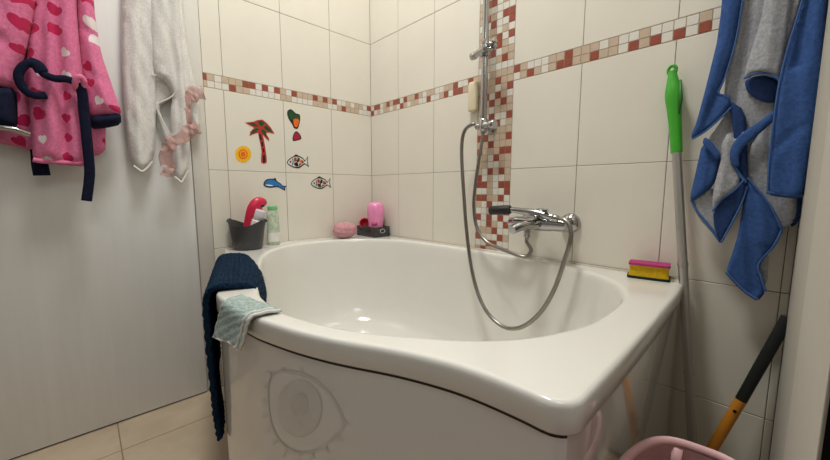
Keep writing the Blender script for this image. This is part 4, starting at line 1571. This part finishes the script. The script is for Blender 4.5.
# pieces of cloth from the back to the front
bpan([(744, -60), (770, -150), (784, -150), (786, -60), (783, 20), (780, 90), (776, 118), (752, 142), (740, 160), (733, 172), (720, 168), (706, 142), (722, 120), (731, 100), (722, 93), (738, 30)], 'grey_terry', 0.0, 0.018, 0.03,
     [([(757, -60), (744, 50), (730, 130)], 0.008, -0.008), ([(750, -40), (736, 60)], 0.008, 0.005)], 21)
bpan([(752, 142), (776, 112), (783, 140), (797, 190), (797, 215), (791, 225), (783, 231), (765, 205), (748, 182), (744, 160)], 'grey_terry', 0.004, 0.014, 0.02, [([(768, 120), (778, 190), (786, 225)], 0.008, -0.006)], 22)
bpan([(769, 250), (767, 288), (760, 276), (752, 262), (760, 238)], 'grey_terry', 0.0, 0.008, 0.01, [], 23)
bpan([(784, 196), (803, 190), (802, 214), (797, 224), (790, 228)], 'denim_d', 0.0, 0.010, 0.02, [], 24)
bpan([(748, 176), (760, 192), (772, 208), (783, 229), (774, 246), (759, 264), (762, 278), (766, 291), (758, 300.5), (750, 296), (740, 287), (728, 276), (727, 268), (733, 252), (739, 232), (743, 205)], 'denim', 0.012, 0.016, 0.022,
     [([(742, 210), (750, 240), (754, 290)], 0.010, -0.006), ([(762, 200), (764, 240)], 0.012, 0.006)], 25)
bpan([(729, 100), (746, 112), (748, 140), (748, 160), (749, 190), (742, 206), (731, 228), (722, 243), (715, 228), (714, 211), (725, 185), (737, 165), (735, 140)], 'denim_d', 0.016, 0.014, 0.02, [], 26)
bpan([(703, 143), (712, 148), (722, 155), (719, 172), (714, 186), (704, 194), (692, 202), (691, 196), (697, 170)], 'denim', 0.012, 0.012, 0.016, [([(708, 150), (703, 190)], 0.008, 0.004)], 27)
bpan([(692, 201), (700, 196), (713, 186), (716, 200), (715, 212), (721, 243), (710, 230), (700, 220)], 'grey_terry', 0.004, 0.006, 0.012, [], 28)
bpan([(737, 142), (746, 130), (740, 150), (733, 164), (742, 182), (735, 190), (722, 200), (714, 212), (714, 196), (717, 180), (723, 158), (722, 146), (730, 132)], 'grey_terry', 0.026, 0.012, 0.014, [([(730, 140), (726, 170), (720, 200)], 0.007, 0.004)], 29)
bpan([(776, 111), (762, 122), (748, 131), (738, 139), (732, 149), (731, 158), (734, 167), (741, 168), (740, 158), (744, 149), (754, 140), (765, 131), (775, 122)], 'denim', 0.033, 0.006, 0.016, [], 36)
bpan([(728, -60), (764, -150), (772, -150), (752, -60), (744, 0), (736, 45), (724, 85), (719, 95), (731, 99), (732, 108), (716, 125), (694, 141), (692, 136), (698, 122), (709, 80), (720, 35)], 'denim', 0.016, 0.018, 0.022,
     [([(740, -60), (730, 30), (712, 90), (700, 130)], 0.010, 0.006), ([(722, 90), (712, 110), (704, 130)], 0.008, -0.005)], 30)
bpan([(706, 138), (712, 141), (719, 150), (723, 156), (718, 161), (712, 153), (704, 145)], 'denim', 0.030, 0.004, 0.01, [], 31)
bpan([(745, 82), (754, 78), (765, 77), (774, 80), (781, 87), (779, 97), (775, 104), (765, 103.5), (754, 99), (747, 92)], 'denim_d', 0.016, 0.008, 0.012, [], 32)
bpan([(770, -60), (780, -150), (790, -150), (796, -60), (793, 0), (788, 40), (781, 84), (773, 80), (764, 77.5), (754, 78), (745, 82.5), (747, 70), (755, 45), (764, 15)], 'grey_terry', 0.030, 0.028, 0.028,
     [([(782, -60), (774, 20), (766, 76)], 0.012, 0.008)], 33)
bpan([(786, -60), (788, -150), (806, -150), (806, -60), (803, 0), (796, 25), (789, 46), (780, 85), (779, 60), (785, 20)], 'grey_terry', 0.026, 0.014, 0.015, [], 34)
bpan([(806, -60), (794, -150), (806, -150), (829, -60), (827, 0), (824, 50), (820, 104), (812, 150), (804, 194), (801, 198.5), (785, 197.5), (767.5, 195), (768, 180), (773, 130), (779, 86), (790, 45), (803, 5)], 'denim', 0.040, 0.024, 0.030,
     [([(816, -60), (812, 40), (797, 190)], 0.012, 0.006), ([(809, 0), (802, 40), (796, 70)], 0.010, -0.012), ([(776, 150), (800, 130)], 0.010, -0.004)], 35)
names = {'grey_terry': ('terry_side', 'grey terry side of the towel'), 'denim': ('woven_side', 'blue side of the towel'), 'denim_d': ('inner_fold', 'inner folds of the blue side, shade put into the colour')}
for k, b_ in lay.items():
    o = link(names[k][0], b_, M[k], bt)
    o['label'] = names[k][1]


def bhem(px, off, r=0.0032):
    b_ = bmesh.new()
    hem(b_, px, 1, VB, -1, off, r * 0.62, 0, 0.7)
    link('hem', b_, M['denim_l'], bt)


bhem([(745, 82.5), (754, 78), (764, 77.2), (773, 79.5), (780.5, 85)], 0.0425, 0.0036)
bhem([(804, 0), (797, 24), (790, 46), (784, 68), (779, 90), (774, 125), (770, 160), (768, 194)], 0.049, 0.0030)
bhem([(768, 192), (785, 194.5), (802, 195.5)], 0.050, 0.0034)
bhem([(744, 0), (737, 42), (726, 80), (719.5, 94), (726, 97), (731.5, 100)], 0.024, 0.0026)
bhem([(694, 140), (706, 133), (720, 121), (732, 109)], 0.023, 0.0032)
bhem([(733, 162), (740, 174), (747, 183)], 0.026, 0.0050)
bhem([(748, 186), (742, 204), (732, 224), (722, 242)], 0.021, 0.0036)
bhem([(692, 200), (698, 212), (708, 224), (721, 242)], 0.008, 0.0050)
bhem([(714, 211), (724, 199), (736, 190), (745, 180)], 0.030, 0.0030)
bhem([(748, 178), (760, 192), (772, 208), (782, 229)], 0.018, 0.0040)
bhem([(782, 229), (774, 245), (759, 263), (762, 278), (766, 290)], 0.017, 0.0040)
bhem([(727, 271), (738, 283), (748, 292), (758, 298)], 0.018, 0.0056)
# hook that carries the towel
bm = bmesh.new()
lathe(bm, [(0, 0), (0.016, 0), (0.016, 0.006), (0.012, 0.008), (0, 0.008)], (1.6, 0, 1.66), (0, -1, 0), 20)
tube(bm, catmull([(1.6, -0.004, 1.66), (1.6, -0.035, 1.652), (1.6, -0.062, 1.662), (1.6, -0.066, 1.685)], 6), 0.005, 10)
o = link('towel_hook', bm, M['chrome'])
tag(o, 'chrome wall hook above the blue bath towel', 'hook')

# ------------------------------------------------------------------ light
w = bpy.data.worlds.new('world')
scene.world = w
w.use_nodes = True
bgn = w.node_tree.nodes.get('Background') or w.node_tree.nodes.new('ShaderNodeBackground')
bgn.inputs[0].default_value = (0.9, 0.85, 0.78, 1)
bgn.inputs[1].default_value = 0.08


def area(name, loc, size, energy, color, aim=None, shape='DISK'):
    ld = bpy.data.lights.new(name, 'AREA')
    ld.shape = shape
    ld.size = size
    ld.energy = energy
    ld.color = color
    lo = bpy.data.objects.new(name, ld)
    COL.objects.link(lo)
    lo.location = loc
    d_ = (Vector(aim) - Vector(loc)) if aim else Vector((0, 0, -1))
    lo.rotation_euler = d_.to_track_quat('-Z', 'Y').to_euler()
    return lo


area('ceiling_light', (0.84, -0.84, 3.12), 0.50, 39, (1.0, 0.992, 0.955))
area('hall_fill', (2.15, -1.35, 2.3), 0.8, 9, (0.97, 0.985, 1.0), aim=(0.9, -0.1, 1.0))  # unseen fill added beyond the doorway to lift the shaded sides

scene.view_settings.view_transform = 'Standard'
scene.view_settings.look = 'None'
scene.view_settings.exposure = -0.06
scene.cycles.max_bounces = 8
